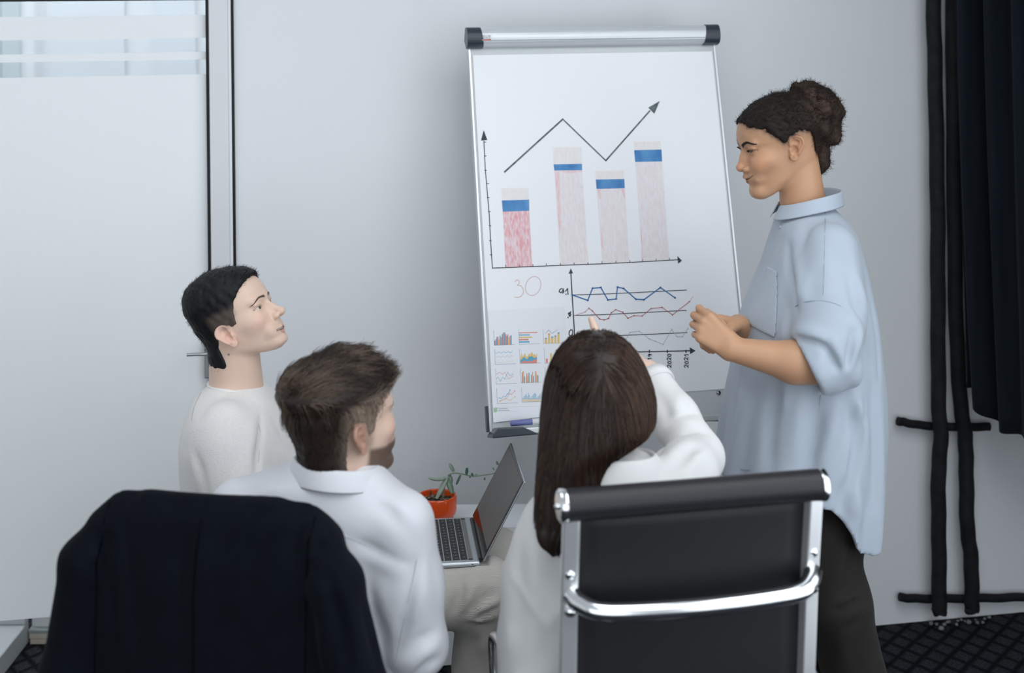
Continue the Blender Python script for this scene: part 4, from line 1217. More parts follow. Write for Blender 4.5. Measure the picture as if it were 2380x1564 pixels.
    def eye_objects(s, parent, origin, iris, gaze=(1, 0, 0)):
        for sg in (-1, 1):
            c = s.w((77.5, sg * 31.5, 20.5)); gz = nrm(s.wd(nrm((gaze[0], gaze[1], gaze[2]))))
            n_, m_ = 28, 20; V = []; C = []
            z = gz; x = nrm(np.cross(z, (0, 0, 1.))); y = np.cross(z, x)
            for i in range(m_ + 1):
                th = math.pi * (i / m_) ** 1.35
                for j in range(n_):
                    ph = 2 * math.pi * j / n_
                    rr = 11.9 * s.s
                    V.append(c + rr * (z * math.cos(th) + (x * math.cos(ph) + y * math.sin(ph)) * math.sin(th)))
                    dg = math.degrees(th)
                    C.append((.006, .006, .006) if dg < 12 else iris if dg < 27 else tuple(v * .4 for v in iris) if dg < 31 else (.62, .57, .54))
            Q = np.array([(i * n_ + j, i * n_ + (j + 1) % n_, (i + 1) * n_ + (j + 1) % n_, (i + 1) * n_ + j) for i in range(m_) for j in range(n_)])
            np_mesh('eye', np.array(V), Q, mat('eyeball', rough=.12, attr='Col', spec=.6), parent, origin, np.array(C))
    def lashes(s, parent, origin, m, r=.00022, n=46, L=7.0):
        k = s.k; lg_ = k['lidgap']
        for sg in (-1, 1):
            u = np.linspace(-.95, 1.0, n); y = 32.3 + 13.6 * u; z = 20.3 + k['eyeslant'] * (y - 31.5) + 5.4 * lg_ * (1 - u ** 2) + .4
            q = np.stack([np.full(n, 100.0), sg * y, z], 1).astype(f4)
            for _ in range(20): q[:, 0] -= np.clip(s.field(q), -3, 5) * .7
            q[:, 0] -= .3; pts = []
            dn = np.stack([np.full(n, .85), sg * (.15 + .55 * u), np.full(n, -.05)], 1)
            for t in (0, .35, .7, 1): pts.append(s.o + ((q + dn * L * t + np.array([0, 0, 1.0]) * 2.6 * t * t) * s.s) @ s.R.T)
            strands('eyelashes', np.stack(pts, 1), np.full(n, r), m, parent, origin, .3)
    def brows(s, parent, origin, m, r=.00035, n=420, thick=1.0, arch=0.0, seed=3):
        rng = np.random.default_rng(seed)
        for sg in (-1, 1):
            u = rng.uniform(0, 1, n)
            y = 9 + 40 * u; z = 36 + s.k['slant'] * (u - .45) + 6 * np.sin(np.minimum(u * 1.25, 1) * 2.2) - 5 * np.clip(u - .6, 0, 1) / .4 + arch * np.sin(u * 2.6)
            wd_ = 5.0 * thick * (1 - .65 * u); z = z + rng.uniform(-.5, .5, n) * wd_
            x = np.full(n, 110.0)
            q = np.stack([x, sg * y, z], 1).astype(f4)
            for _ in range(22):
                q[:, 0] -= np.clip(s.field(q), -4, 6) * .8
            dirn = np.stack([-.45 - .3 * u, sg * (.75 + .2 * u), .55 - 1.1 * u], 1); dirn /= np.linalg.norm(dirn, axis=1, keepdims=True)
            L = 6.5; pts = []
            for t in (0, .5, 1):
                w = q + dirn * L * t; w = w.astype(f4)
                for _ in range(4):
                    g = s.field(w); w[:, 0] -= np.clip(g - .7, -3, 3) * .8
                pts.append(s.o + (w * s.s) @ s.R.T)
            strands('eyebrow', np.stack(pts, 1), np.full(n, r), m, parent, origin, .3)
def hand_segments(Wp, d, n, left, size=1.0, curl=((30, 40, 25),) * 4, thumb=(.5, .35, -.3), spread=4.0, thumb_curl=20):
    """returns palm segments and finger segments (a, b, ra, rb); n = out of the back of the hand"""
    d = nrm(d); n = nrm(np.asarray(n) - d * np.dot(n, d)); t = np.cross(d, n) if left else np.cross(n, d)
    mm = .001 * size; Wp = np.asarray(Wp, float)
    lens = ((43, 26, 21), (48, 30, 22), (44, 28, 21), (34, 21, 19)); base = ((88, 27), (91, 8), (86, -10), (77, -26)); rad = (9.0, 9.2, 8.7, 7.8)
    palm, fing = [], []
    for i in range(4):
        K = Wp + d * base[i][0] * mm + t * base[i][1] * mm
        palm.append((Wp + t * base[i][1] * .55 * mm + d * 6 * mm, K - d * 4 * mm, 14 * mm, 11.5 * mm))
        a = 0; p_ = K; sp = math.radians((1.5 - i) * spread)
        d0 = d * math.cos(sp) + t * math.sin(sp)
        for j in range(3):
            a += math.radians(curl[i][j]); dd = d0 * math.cos(a) - n * math.sin(a)
            q = p_ + dd * lens[i][j] * mm; r_ = rad[i] * mm
            fing.append((p_, q, r_ * (1, .93, .86)[j], r_ * (.95, .88, .74)[j], i)); p_ = q
    c0 = Wp + d * 22 * mm + t * 20 * mm - n * 6 * mm
    td = nrm(d * thumb[0] + t * thumb[1] + n * thumb[2]); p_ = c0
    palm.append((c0 - td * 6 * mm, c0 + td * 38 * mm, 15 * mm, 11 * mm))
    ax = nrm(np.cross(td, t)) if abs(np.dot(td, t)) < .95 else n
    p_ = c0 + td * 38 * mm
    for j, (L, r_) in enumerate(((32, 10.0), (27, 9.2))):
        a = math.radians(thumb_curl * (j + 1)); dd = nrm(td * math.cos(a) - (t * .5 + n * .5) * math.sin(a))
        q = p_ + dd * L * mm; fing.append((p_, q, r_ * mm, r_ * .82 * mm, 4)); p_ = q
    return palm, fing
def hand_sdf(p, segs):
    palm, fing = segs; d = None
    for (a, b_, ra, rb) in palm:
        e = rc(p, a, b_, ra, rb); d = e if d is None else smin(d, e, .010)
    byf = {}
    for (a, b_, ra, rb, i) in fing:
        e = rc(p, a, b_, ra, rb); byf[i] = e if i not in byf else smin(byf[i], e, .003)
    for i, e in byf.items(): d = smin(d, e, .0045)
    return d

# ================================================================== people
def mixc(a, b_, t): return a * (1 - t[:, None]) + np.asarray(b_, f4) * t[:, None]
def sstep(x, a, b_): 
    t = np.clip((x - a) / (b_ - a), 0, 1); return t * t * (3 - 2 * t)
def skin_colour(H, base, lip, blush, dark, extra=None, earb=.55, hair=None, hairc=(.03, .02, .015), soft_mm=5.0, hamt=.6):
    def f(V):
        c = np.tile(np.asarray(base, f4), (len(V), 1)); q = H.loc(V); m = np.stack([q[:, 0], np.abs(q[:, 1]), q[:, 2]], 1)
        near = np.sqrt((q * q).sum(1)) < 200
        k = H.k; sm = k['smile']; op = k['open']; cz = -43 + sm * 9; cy = 23 + sm * 7; cxm = 87 - sm * 11
        c = mixc(c, blush, .55 * np.exp(-((m[:, 0] - 78) / 22) ** 2 - ((m[:, 1] - 42) / 20) ** 2 - ((m[:, 2] + 8) / 18) ** 2) * near)
        c = mixc(c, blush, .5 * np.exp(-((m[:, 0] - 112) / 10) ** 2 - (m[:, 1] / 12) ** 2 - ((m[:, 2] + 11) / 10) ** 2) * near)
        e = H.ear(q); c = mixc(c, blush, earb * np.exp(-np.maximum(e, 0) / 2.0) * near)
        c = mixc(c, dark, .45 * np.exp(-(((m[:, 1] - 31) / 18) ** 2) - ((m[:, 2] - 23) / 9) ** 2) * (m[:, 0] > 72) * near)
        L = k['lip']
        lx = k['lipx']
        up = np.minimum(rc(m, (101.5 + lx, 0, -39.8), (cxm + 2, cy - 1, cz + .2), 4.3 * L, 1.2), rc(m, (101 + lx, 0, -49.5 - op), (cxm + 2, cy - 2, cz - .8), (5.0 - sm) * L, 1.2))
        c = mixc(c, lip, (1 - sstep(up, -.5, 1.4)) * near)
        ys_ = m[:, 1]; slz = -43.8 - op * .5 + (cz + 43.5 + op * .4) * np.clip(ys_ / cy, 0, 1.3) ** 2
        c = mixc(c, np.asarray(lip) * .22, np.exp(-((q[:, 2] - slz) / (1.1 + op * .4)) ** 2) * (ys_ < cy * 1.02) * (m[:, 0] > 74) * near)
        c = mixc(c, np.asarray(dark) * .5, np.exp(-((m[:, 1] - 32) / 14) ** 4 - ((m[:, 2] - 20.5 - 5.6 * k['lidgap'] * (1 - ((m[:, 1] - 32) / 14.5) ** 2)) / 1.2) ** 2) * .7 * (m[:, 0] > 74) * (m[:, 2] > 20) * near)
        if extra: c = extra(c, q, m)
        if hair is not None:
            i = np.nonzero(near & (q[:, 2] > -70))[0]
            c = c.copy(); h_ = hair(V[i]) * 1000 / soft_mm; c[i] = mixc(c[i], hairc, (hamt * np.exp(-np.maximum(h_, 0))).astype(f4))
        return c
    return f
def rows_px(rows, d):
    """rows of (py, px_left, px_right, ...) at depth d -> (Z, Xl, Xr, ...)"""
    out = []
    for r in rows:
        a, b_ = P(r[1], r[0], d), P(r[2], r[0], d); out.append(((a[2] + b_[2]) / 2, a[0], b_[0]) + tuple(r[3:]))
    return out
def loft(p, T, zlo, zhi, n=2.3, yaw=0.0, piv=None):
    """T(z) -> Xleft, Xright, Ycentre, half depth"""
    z = p[:, 2]; xl, xr, yc, hy = T(np.clip(z, zlo, zhi))
    cx_ = (xl + xr) / 2; dx, dy = p[:, 0] - cx_, p[:, 1] - yc
    if yaw:
        c, s_ = math.cos(yaw), math.sin(yaw); dx, dy = dx * c + dy * s_, -dx * s_ + dy * c
    d = superdist(dx, dy, np.maximum((xr - xl) / 2, .004), np.maximum(hy, .004), n)
    ov = np.maximum(z - zhi, zlo - z)
    return np.where(ov > 0, np.sqrt(np.maximum(d, 0) ** 2 + ov ** 2), np.maximum(d, ov)), dx, dy
def creases(p, lst, depth_default=.006):
    """sum of pulled folds: (a, b, width, height) ridge (+) or groove (-) along a segment"""
    out = np.zeros(len(p), f4)
    for (a, b_, w, h) in lst:
        a = np.asarray(a, f4); b2 = np.asarray(b_, f4); R_ = 2.4 * w
        lo_, hi_ = np.minimum(a, b2) - R_, np.maximum(a, b2) + R_
        i = np.nonzero((p[:, 0] > lo_[0]) & (p[:, 0] < hi_[0]) & (p[:, 2] > lo_[2]) & (p[:, 2] < hi_[2]) & (p[:, 1] > lo_[1]) & (p[:, 1] < hi_[1]))[0]
        if not len(i): continue
        pp = p[i] - a; d = b2 - a
        t = np.clip((pp @ d) / float(d @ d), -.2, 1.2); q = pp - t[:, None] * d
        r2 = np.einsum('ij,ij->i', q, q); env = np.clip(1 - np.abs(t - .5) / .62, 0, 1) ** .7
        out[i] += h * np.exp(-r2 / (w * w)) * env
    return out
def folds_px(sdf, lst, d0, d1):
    """folds drawn as pixel polylines, dropped on to the cloth where the view ray first meets it"""
    out = []
    for (pl, w, h) in lst:
        q = [seat_on(sdf, x, y, d0, d1) for x, y in pl]; q = np.array(catmull(q, 3)); out.append((q.astype(f4), w, h))
    return out
def folds(p, lst):
    out = np.zeros(len(p), f4)
    for (q, w, h) in lst:
        lo_, hi_ = q.min(0) - 2.4 * w, q.max(0) + 2.4 * w
        i = np.nonzero(((p > lo_) & (p < hi_)).all(1))[0]
        if not len(i): continue
        pp = p[i]; best = np.full(len(i), 1e9, f4); tt = np.zeros(len(i), f4); n = len(q) - 1
        for k in range(n):
            a = q[k]; d = q[k + 1] - a; t = np.clip(((pp - a) @ d) / max(float(d @ d), 1e-9), 0, 1); v = pp - a - t[:, None] * d
            r2 = np.einsum('ij,ij->i', v, v); m_ = r2 < best; best[m_] = r2[m_]; tt[m_] = (k + t[m_]) / n
        out[i] += h * np.exp(-best / (w * w)) * np.clip(1 - np.abs(tt - .5) / .52, 0, 1) ** .5
    return out
def seat_on(sdf, px, py, d0, d1):
    ds = np.arange(d0, d1, .0015); pts = np.array([P(px, py, d_) for d_ in ds])
    v = np.nonzero(sdf(pts.astype(f4)) < 0)[0]
    return pts[v[0]] if len(v) else pts[-1]
def detail(p, d, fn, lim=.035):
    """adds fn(points) only near the surface"""
    i = np.nonzero(np.abs(d) < lim)[0]
    if len(i): d = d.copy(); d[i] += fn(p[i])
    return d

# ------------------------------------------------------------------ 1. the presenter
D1 = 3.3
HP = Head(P(1820, 349, D1), (-math.cos(math.radians(11)), -math.sin(math.radians(11))), math.radians(-12), scale=1.0, female=True,
          smile=1.0, lip=1.2, brow=.7, nose=1.02, tipup=-4.0, nosel=0.0, jaw=.96, wid=.95, alar=1.28, lidgap=.55, top=-5, ear=.98, cheek=1.05, earx=7, earz=6, lipx=2.0, slant=7.0, eyeslant=.22)
pr_foot = np.array([P(1935, 900, D1)[0], D1, 0.0])
neck_a = HP.w((-30, 0, -30)); neck_b = P(1872, 520, 3.31)
# hands held together in front of her
hl_w = P(1702, 812, 3.10); hl = hand_segments(hl_w, P(1652, 772, 3.11) - hl_w, (-.10, -1, .25), True, .94, ((52, 78, 55), (62, 84, 55), (68, 86, 55), (74, 84, 50)), (.75, .25, -.55), 2.0, 12)
hr_w = P(1716, 757, 3.24); hr = hand_segments(hr_w, P(1655, 748, 3.20) - hr_w, (-.05, .45, .9), False, .94, ((45, 60, 45),) * 4, (.8, .25, -.4), 3.0, 12)
el_l = P(1925, 858, 3.08); el_r = P(1880, 880, 3.50)
sh_l = P(1915, 560, 3.15); sh_r = P(1905, 560, 3.46)
hipL, kneeL, ankL = P(1893, 1230, 3.24), P(1940, 1400, 3.22), np.array([P(2062, 1500, 3.25)[0], 3.27, .085])
hipR, kneeR, ankR = P(1880, 1230, 3.40), P(1858, 1440, 3.38), np.array([P(1850, 1500, 3.38)[0], 3.40, .085])
def _zh(x, y, r, dd=0.0): return (P(1660 + x / 4.345, 160 + y / 4.345, 3.33 + dd), r / 4.345 * .001)
puffs = [_zh(*t) for t in ((850, 220, 78), (930, 205, 82), (1010, 230, 85), (1090, 255, 80), (1000, 330, 150), (1120, 345, 120), (1200, 395, 90), (1262, 440, 62), (1170, 500, 115), (1185, 610, 100), (1200, 700, 78), (1090, 600, 135), (1060, 700, 110), (900, 310, 70),
         (1085, 850, 88), (1105, 955, 70), (1050, 1020, 58), (1040, 900, 70), (960, 250, 90, .05), (1080, 420, 130, .06), (1120, 600, 110, .06), (960, 260, 80, -.04), (1100, 420, 110, -.05), (1110, 600, 90, -.05))]
def hair1(p):
    q = HP.loc(p); m_y = np.abs(q[:, 1])
    x, z = q[:, 0], q[:, 2]
    sk = HP.skull_off(q, (8.0 - 3.5 * sstep(x, 30, 80)).astype(f4)) * .001
    # hairline: forehead, temple, in front of and behind the ear
    line = np.interp(x, [-110, -75, -64, -57, -50, -34, -14, 6, 16, 24, 36, 48, 60, 74, 84, 92, 110], [-62, -62, -50, 22, 38, 46, 46, 40, 24, 32, 46, 58, 66, 75, 83, 90, 90]).astype(f4)
    line = line + 1.5 * np.sin(x * .5) + np.clip((30 - m_y) / 30, 0, 1) * np.where(x > 40, 5, 0)
    d = smax(sk, (line - z) * .001 * .6, .006)
    pf = None
    for (c, r) in puffs: e = sph(p, c, r); pf = e if pf is None else smin(pf, e, .012)
    d = smin(d, pf, .007)
    def fz(pn):
        edge = np.clip((HP.loc(pn)[:, 2] - 20) / 60, .25, 1)
        return (.0022 * waves(pn, 260, 5) + .0016 * waves(pn, 520, 6)) * edge
    return detail(p, d, fz, .012)
def body_presenter(p):
    d = HP.sdf(p)
    d = smin(d, rc(p, neck_a, neck_b, .047, .056), .022)
    t = ell(p, P(1885, 660, 3.31), (.095, .15, .19)); t = smin(t, ell(p, P(1885, 930, 3.31), (.10, .135, .20)), .05); t = smin(t, ell(p, P(1900, 1160, 3.31), (.11, .15, .13)), .05)
    t = smin(t, rc(p, sh_l + np.array([0, .06, -.03]), sh_r + np.array([0, -.06, -.03]), .040, .040), .04)
    d = smin(d, t, .03)
    for (a, b_, c) in ((sh_l, el_l, hl_w), (sh_r, el_r, hr_w)):
        mid_ = b_ + (c - b_) * .35
        d = smin(d, np.minimum(rc(p, a + np.array([0, (.06 if a[1] < 3.3 else -.06), -.03]), b_, .038, .034), smin(rc(p, b_, mid_, .036, .043), rc(p, mid_, c, .044, .0255), .02)), .02)
    d = smin(d, hand_sdf(p, hl), .012); d = smin(d, hand_sdf(p, hr), .012)
    for (a, b_, c) in ((hipL, kneeL, ankL), (hipR, kneeR, ankR)):
        d = smin(d, np.minimum(rc(p, a, b_, .075, .05), rc(p, b_, c, .048, .032)), .03)
        d = smin(d, rc(p, c - np.array([0, 0, .035]), c + np.array([-.15, -.01, -.05]), .036, .024), .02)
    return d
SK1 = (.52, .290, .170)
sk1f = skin_colour(HP, SK1, (.36, .155, .105), (.58, .235, .13), (.27, .12, .065), earb=.2, hair=hair1, hairc=(.05, .028, .018), soft_mm=6.0, hamt=.75)
M_skin = mat('skin', (.5, .3, .2), .46, spec=.4, attr='Col', sss=.12, bump=(900, .06, .0006))
hx0, hz0 = HP.o[0], HP.o[2]
person1 = soft('person', body_presenter, (hl_w[0] - .13, 3.0, .0), (P(2080, 900, 3.3)[0], 3.62, HP.o[2] + .16), .011, M_skin, None, pr_foot,
               fine=([(hl_w[0] - .11, hl_w[0] + .03, .0026), (hx0 - .13, hx0 + .03, .0019), (hx0 + .02, hx0 + .1, .003)], [(3.06, 3.27, .0022), (3.27, 3.4, .0030)], [(hl_w[2] - .05, hl_w[2] + .10, .0026), (hz0 - .125, hz0 + .055, .0019), (hz0 + .055, hz0 + .135, .003)]), colf=sk1f)
person1.location = pr_foot
tag(person1, 'standing woman in an oversized pale blue shirt, hands clasped, smiling at the seated people', 'person')
M_afro = mat('dark_curly_hair', (.022, .014, .011), .7, spec=.25, attr='Col')
HP.eye_objects(person1, pr_foot, (.035, .018, .010), (1, .40, -.12))
HP.lashes(person1, pr_foot, mat('lash_black', (.008, .006, .005), .6))
HP.brows(person1, pr_foot, mat('brow_dark', (.018, .010, .007), .7), .00032, 900, 1.5, 1.0)
# ---- hair: tight cap, big puff at the back of the crown, loose nape
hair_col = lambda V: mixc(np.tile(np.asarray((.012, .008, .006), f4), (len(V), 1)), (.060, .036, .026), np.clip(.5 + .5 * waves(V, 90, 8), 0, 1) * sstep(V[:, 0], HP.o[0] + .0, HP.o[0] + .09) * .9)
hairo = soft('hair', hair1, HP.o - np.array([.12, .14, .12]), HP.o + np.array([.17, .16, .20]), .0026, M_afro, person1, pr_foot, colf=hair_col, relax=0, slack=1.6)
rng = np.random.default_rng(21)
Pp, Nn = sample_surface(hairo, 24000, rng)
Pp = Pp + pr_foot
L = rng.uniform(.003, .012, len(Pp)); g_ = grad(hair1, Pp.astype(f4), .004)
capz = HP.loc(Pp.astype(f4)); front = (capz[:, 0] > 5) & (capz[:, 2] > 20)
L = np.where(front, L * .55, L)
steps = 4; pts = [Pp - g_ * .002]; dcur = g_ * .6 + rng.normal(size=g_.shape) * .8
for i in range(steps - 1):
    dcur = dcur + rng.normal(size=dcur.shape) * 1.1; dcur /= np.linalg.norm(dcur, axis=1, keepdims=True)
    pts.append(pts[-1] + (dcur * .8 + g_ * .2) * (L / (steps - 1) * 1.5)[:, None])
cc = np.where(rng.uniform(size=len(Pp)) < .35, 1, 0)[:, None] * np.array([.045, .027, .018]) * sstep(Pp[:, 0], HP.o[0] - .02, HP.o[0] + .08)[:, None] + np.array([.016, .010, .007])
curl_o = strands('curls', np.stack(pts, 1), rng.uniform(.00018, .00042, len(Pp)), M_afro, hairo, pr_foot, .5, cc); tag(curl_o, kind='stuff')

# ---- shirt
sh_rows = rows_px([(478, 1838, 1932, 3.31, .055), (496, 1818, 1950, 3.31, .085), (520, 1806, 1972, 3.31, .135), (545, 1800, 1986, 3.31, .172), (580, 1790, 1998, 3.31, .195), (620, 1778, 2008, 3.31, .205),
                   (660, 1760, 2018, 3.31, .208), (700, 1742, 2027, 3.31, .208), (740, 1727, 2036, 3.31, .207), (790, 1715, 2043, 3.31, .205), (850, 1706, 2050, 3.31, .205), (920, 1694, 2055, 3.31, .208),
                   (1000, 1682, 2056, 3.31, .212), (1090, 1670, 2053, 3.31, .216), (1160, 1668, 2048, 3.31, .217), (1260, 1668, 2037, 3.31, .217)], D1)
T_sh = table(sh_rows); zs_lo, zs_hi = min(r[0] for r in sh_rows), max(r[0] for r in sh_rows)
hem = sorted([(P(x, y, D1)[0], P(x, y, D1)[2]) for x, y in ((1660, 1092), (1700, 1097), (1800, 1104), (1885, 1114), (1915, 1145), (1938, 1180), (1950, 1212), (1962, 1228), (1990, 1238), (2036, 1241), (2060, 1241))])
hemx = np.array([h[0] for h in hem]); hemz = np.array([h[1] for h in hem])
sl_pts = [P(1930, 580, 3.165), P(1925, 700, 3.12), P(1924, 790, 3.095), P(1936, 845, 3.085)]; sl_r = [.060, .071, .072, .052]
cf_pts = [P(1946, 856, 3.085), P(1886, 856, 3.075)]; cf_r = [.052, .062]
cut_c = P(1880, 856, 3.07); cut_n = nrm(P(1838, 872, 3.07) - P(1888, 848, 3.07))
def shirt1_core(p):
    d, dx, dy = loft(p, T_sh, zs_lo, zs_hi, 2.2)
    th = np.arctan2(dy, dx); low = sstep(-p[:, 2], -1.25, -.75)
    d = d - low * (.008 * np.sin(th * 9 + 1.3) + .005 * np.sin(th * 17 + p[:, 2] * 3)) * .9
    d = smax(d, -rc(p, P(1905, 470, 3.31), P(1800, 440, 3.31), .03, .06), .01) if False else d
    s_ = smin(chain(p, sl_pts, sl_r, .03), rc(p, cf_pts[0], cf_pts[1], *cf_r), .018)
    s_ = smax(s_, (p - cut_c.astype(f4)) @ cut_n.astype(f4), .004)
    d = smin(d, s_, .022)
    so = [P(1905, 585, 3.46), P(1900, 700, 3.52), P(1890, 800, 3.54), P(1885, 860, 3.52), P(1800, 835, 3.42)]
    d = smin(d, chain(p, so, [.058, .068, .068, .055, .055], .02), .022)
    return d
cr1 = folds_px(shirt1_core, [
    ([(1836, 570), (1834, 625), (1846, 676), (1849, 725)], .010, -.015), ([(1850, 580), (1856, 640), (1866, 700)], .016, .007),
    ([(1892, 497), (1846, 545), (1810, 600), (1784, 634)], .016, .007), ([(1872, 520), (1830, 570), (1792, 626)], .010, -.006), ([(1910, 500), (1868, 560), (1850, 600)], .012, -.004),
    ([(1852, 786), (1875, 790), (1900, 797), (1922, 810)], .0075, -.014), ([(1854, 770), (1885, 776), (1920, 788)], .014, .010), ([(1919, 806), (1936, 834), (1952, 862)], .007, -.013), ([(1934, 790), (1952, 830), (1964, 872)], .011, .010), ([(1915, 815), (1905, 850), (1915, 890)], .014, .006),
    ([(1972, 752), (1996, 764), (1992, 805), (1975, 860)], .011, .009), ([(1978, 770), (1974, 820), (1962, 862)], .008, -.009), ([(1975, 718), (1990, 740), (2000, 765)], .008, .006),
    ([(2012, 650), (2030, 718), (2043, 800), (2046, 880)], .010, -.014), ([(1967, 590), (1983, 676), (1996, 752)], .015, -.007), ([(1990, 640), (2008, 720), (2016, 820)], .016, .007), ([(1940, 560), (1950, 620), (1945, 680)], .02, -.004), ([(1900, 620), (1890, 670), (1885, 700)], .018, -.004),
    ([(1975, 890), (1978, 980), (1972, 1100)], .016, -.010), ([(2000, 880), (2008, 1000), (2010, 1150)], .018, .009), ([(1945, 930), (1935, 1010), (1905, 1090)], .016, .008), ([(1908, 915), (1900, 1000), (1885, 1085)], .012, -.008), ([(1860, 910), (1855, 990), (1850, 1080)], .018, .008),
    ([(1810, 890), (1795, 980), (1788, 1080)], .014, -.009), ([(1760, 850), (1735, 950), (1715, 1070)], .018, .008), ([(1725, 860), (1705, 960), (1690, 1060)], .010, -.006), ([(2028, 900), (2036, 1030), (2032, 1180)], .012, -.010), ([(1830, 880), (1822, 960)], .010, .005),
    ([(1801, 548), (1790, 590), (1777, 640)], .006, -.008), ([(1830, 720), (1822, 760), (1820, 800)], .012, .006), ([(1960, 1120), (1958, 1180), (1965, 1230)], .012, -.008), ([(1990, 1130), (1995, 1180), (2000, 1230)], .016, .008), ([(2006, 940), (1994, 1040), (1972, 1150)], .012, -.010), ([(1985, 960), (1972, 1050), (1950, 1130)], .014, .007)], 2.95, 3.5)
shirt1_plain = shirt1_core
def shirt1_core(p):
    return detail(p, shirt1_plain(p), lambda x: -1.6 * folds(x, cr1) - .0014 * waves(x, 28, 31, 4))
def shirt1(p):
    d = shirt1_core(p)
    d = smax(d, (np.interp(p[:, 0], hemx, hemz).astype(f4) - p[:, 2]) * .8, .004)
    near = rc(p, el_l + (hl_w - el_l) * .12, hl_w + (el_l - hl_w) * .25, .048, .047)
    d = smax(d, -np.where((p - (cut_c - cut_n * .035).astype(f4)) @ cut_n.astype(f4) > 0, near, .05), .003)
    inner, _, _ = loft(p, T_sh, zs_lo, zs_hi, 2.2); inner = inner + .012
    hz_ = np.interp(p[:, 0], hemx, hemz).astype(f4)
    d = smax(d, -np.maximum(inner + .014, p[:, 2] - hz_ - .06), .004)
    return d
M_shirt_b = mat('pale_blue_cotton', (.42, .475, .545), .75, spec=.25, sheen=.15, bump=(700, .10, .0006), var=(14, (.40, .455, .525), .5))
xlo = P(1640, 900, 3.0)[0]; xhi = P(2080, 900, 3.3)[0]
shirt_o = soft('shirt', shirt1, (xlo, 2.98, P(1900, 1262, 3.3)[2] - .02), (xhi + .01, 3.64, zs_hi + .03), .0055, M_shirt_b, person1, pr_foot, slack=1.7)
# collar: a stand and a folded leaf round the neck
def collar(name, path, parent, m, origin, stand=.022, leaf=.036, flare=.012, leaf_out=.008, up=(0, 0, 1), thick=.0022, closed=False):
    """path: list of (point, outward) round the neck"""
    vs, fs = [], []
    n = len(path); u = np.asarray(up, float)
    for (c, o) in path:
        c = np.asarray(c); o = np.asarray(o)
        for (a, b_) in ((-.002, -stand * .6), (0, 0), (.002, stand * .6), (.0045, stand), (.008, stand * .95), (.008 + leaf_out * .5, stand - leaf * .4), (.008 + leaf_out + flare * .3, stand - leaf)):
            vs.append(c + o * a + u * b_)
    for i in range(n - 1 + (1 if closed else 0)):
        for k in range(6): 
            j = (i + 1) % n; fs.append((i * 7 + k, i * 7 + k + 1, j * 7 + k + 1, j * 7 + k))
    mb = MB(); mb.add([np.asarray(v) - np.asarray(origin) for v in vs], fs, True)
    o_ = mb.build(name, m, parent)
    md = o_.modifiers.new('thick', 'SOLIDIFY'); md.thickness = thick; md.offset = 1
    md = o_.modifiers.new('sub', 'SUBSURF'); md.levels = 1; md.render_levels = 1
    return o_
cpath = []
cfront, cback = P(1812, 494, 3.305), P(1945, 459, 3.32)
cc_ = (cfront + cback) / 2; ax_ = (cback - cfront) / 2
for k in range(33):
    th = math.radians(180 - 172 + (344) * k / 32)          # open at the front
    ph = math.pi + (th - math.pi)
    v = ax_ * -math.cos(ph) + np.array([0, 1, 0]) * .071 * math.sin(ph)
    v = ax_ * math.cos(math.pi - ph) * 1.0 + np.array([0, 1, 0]) * .071 * math.sin(ph)
    o_ = nrm(v * np.array([1, 1, 0])); bow = .006 * math.sin(ph) ** 2
    cpath.append((cc_ + v + np.array([0, 0, bow]), o_))
upc = nrm(np.array([0, 0, 1]) + np.array([.22, 0, 0]))
collar('collar', cpath, person1, M_shirt_b, pr_foot, stand=.020, leaf=.036, up=upc)
# pocket, buttons, seams
pq = [P(1771, 630, 3.15), P(1822, 646, 3.13), P(1806, 793, 3.12), P(1718, 766, 3.14)]
pk2 = np.array([(v[0], v[2]) for v in pq])
def inpoly(x, z, poly_):
    d = np.full(len(x), -1e9); n = len(poly_)
    ar = sum(poly_[i][0] * poly_[(i + 1) % n][1] - poly_[(i + 1) % n][0] * poly_[i][1] for i in range(n)); sg = 1 if ar > 0 else -1
    for i in range(n):
        a, b_ = poly_[i], poly_[(i + 1) % n]; e = nrm(b_ - a); nn = np.array([e[1], -e[0]]) * sg
        d = np.maximum(d, (x - a[0]) * nn[0] + (z - a[1]) * nn[1])
    return d.astype(f4)
def pocket(p):
    d = shirt1_core(p); d = np.maximum(d - .0048, -(d + .009))
    return np.maximum(np.maximum(d, inpoly(p[:, 0], p[:, 2], pk2)), p[:, 1] - 3.27)
soft('chest_pocket', pocket, (pk2[:, 0].min() - .01, 3.05, pk2[:, 1].min() - .01), (pk2[:, 0].max() + .01, 3.28, pk2[:, 1].max() + .01), .0026, M_shirt_b, person1, pr_foot, slack=2.5, relax=4)
for (bx_, by_) in ((1811, 527),):
    c = seat_on(shirt1, bx_ + 3, by_, 3.0, 3.4)
    g0 = grad(shirt1, c[None].astype(f4))[0]; M_ = Vector(g0).to_track_quat('Z', 'Y').to_matrix().to_4x4(); M_.translation = Vector(c - pr_foot + g0 * .001)
    m = MB(); m.lathe([(0, .0015), (.003, .0012), (.0042, .0022), (.0052, .0018), (.0055, -.001)], n=16, M=M_); m.build('button', mat('blue_button', (.38, .44, .52), .35), person1)
def seam(name, sdf, pxs, d0, d1, r, m, parent, origin, sink=-.35):
    pts = [seat_on(sdf, x, y, d0, d1) for (x, y) in pxs]
    g = grad(sdf, np.array(pts).astype(f4)); pts = [p_ - g_ * r * sink - origin for p_, g_ in zip(pts, g)]
    mb = MB(); mb.tube(catmull(pts, 3), r, 5); return mb.build(name, m, parent)
M_seam_b = mat('blue_seam', (.30, .35, .43), .8)
seam('shoulder_seam', shirt1, [(1919 - .3 * i, 475 + 11.3 * i) for i in range(20)], 3.0, 3.4, .0008, M_seam_b, person1, pr_foot)
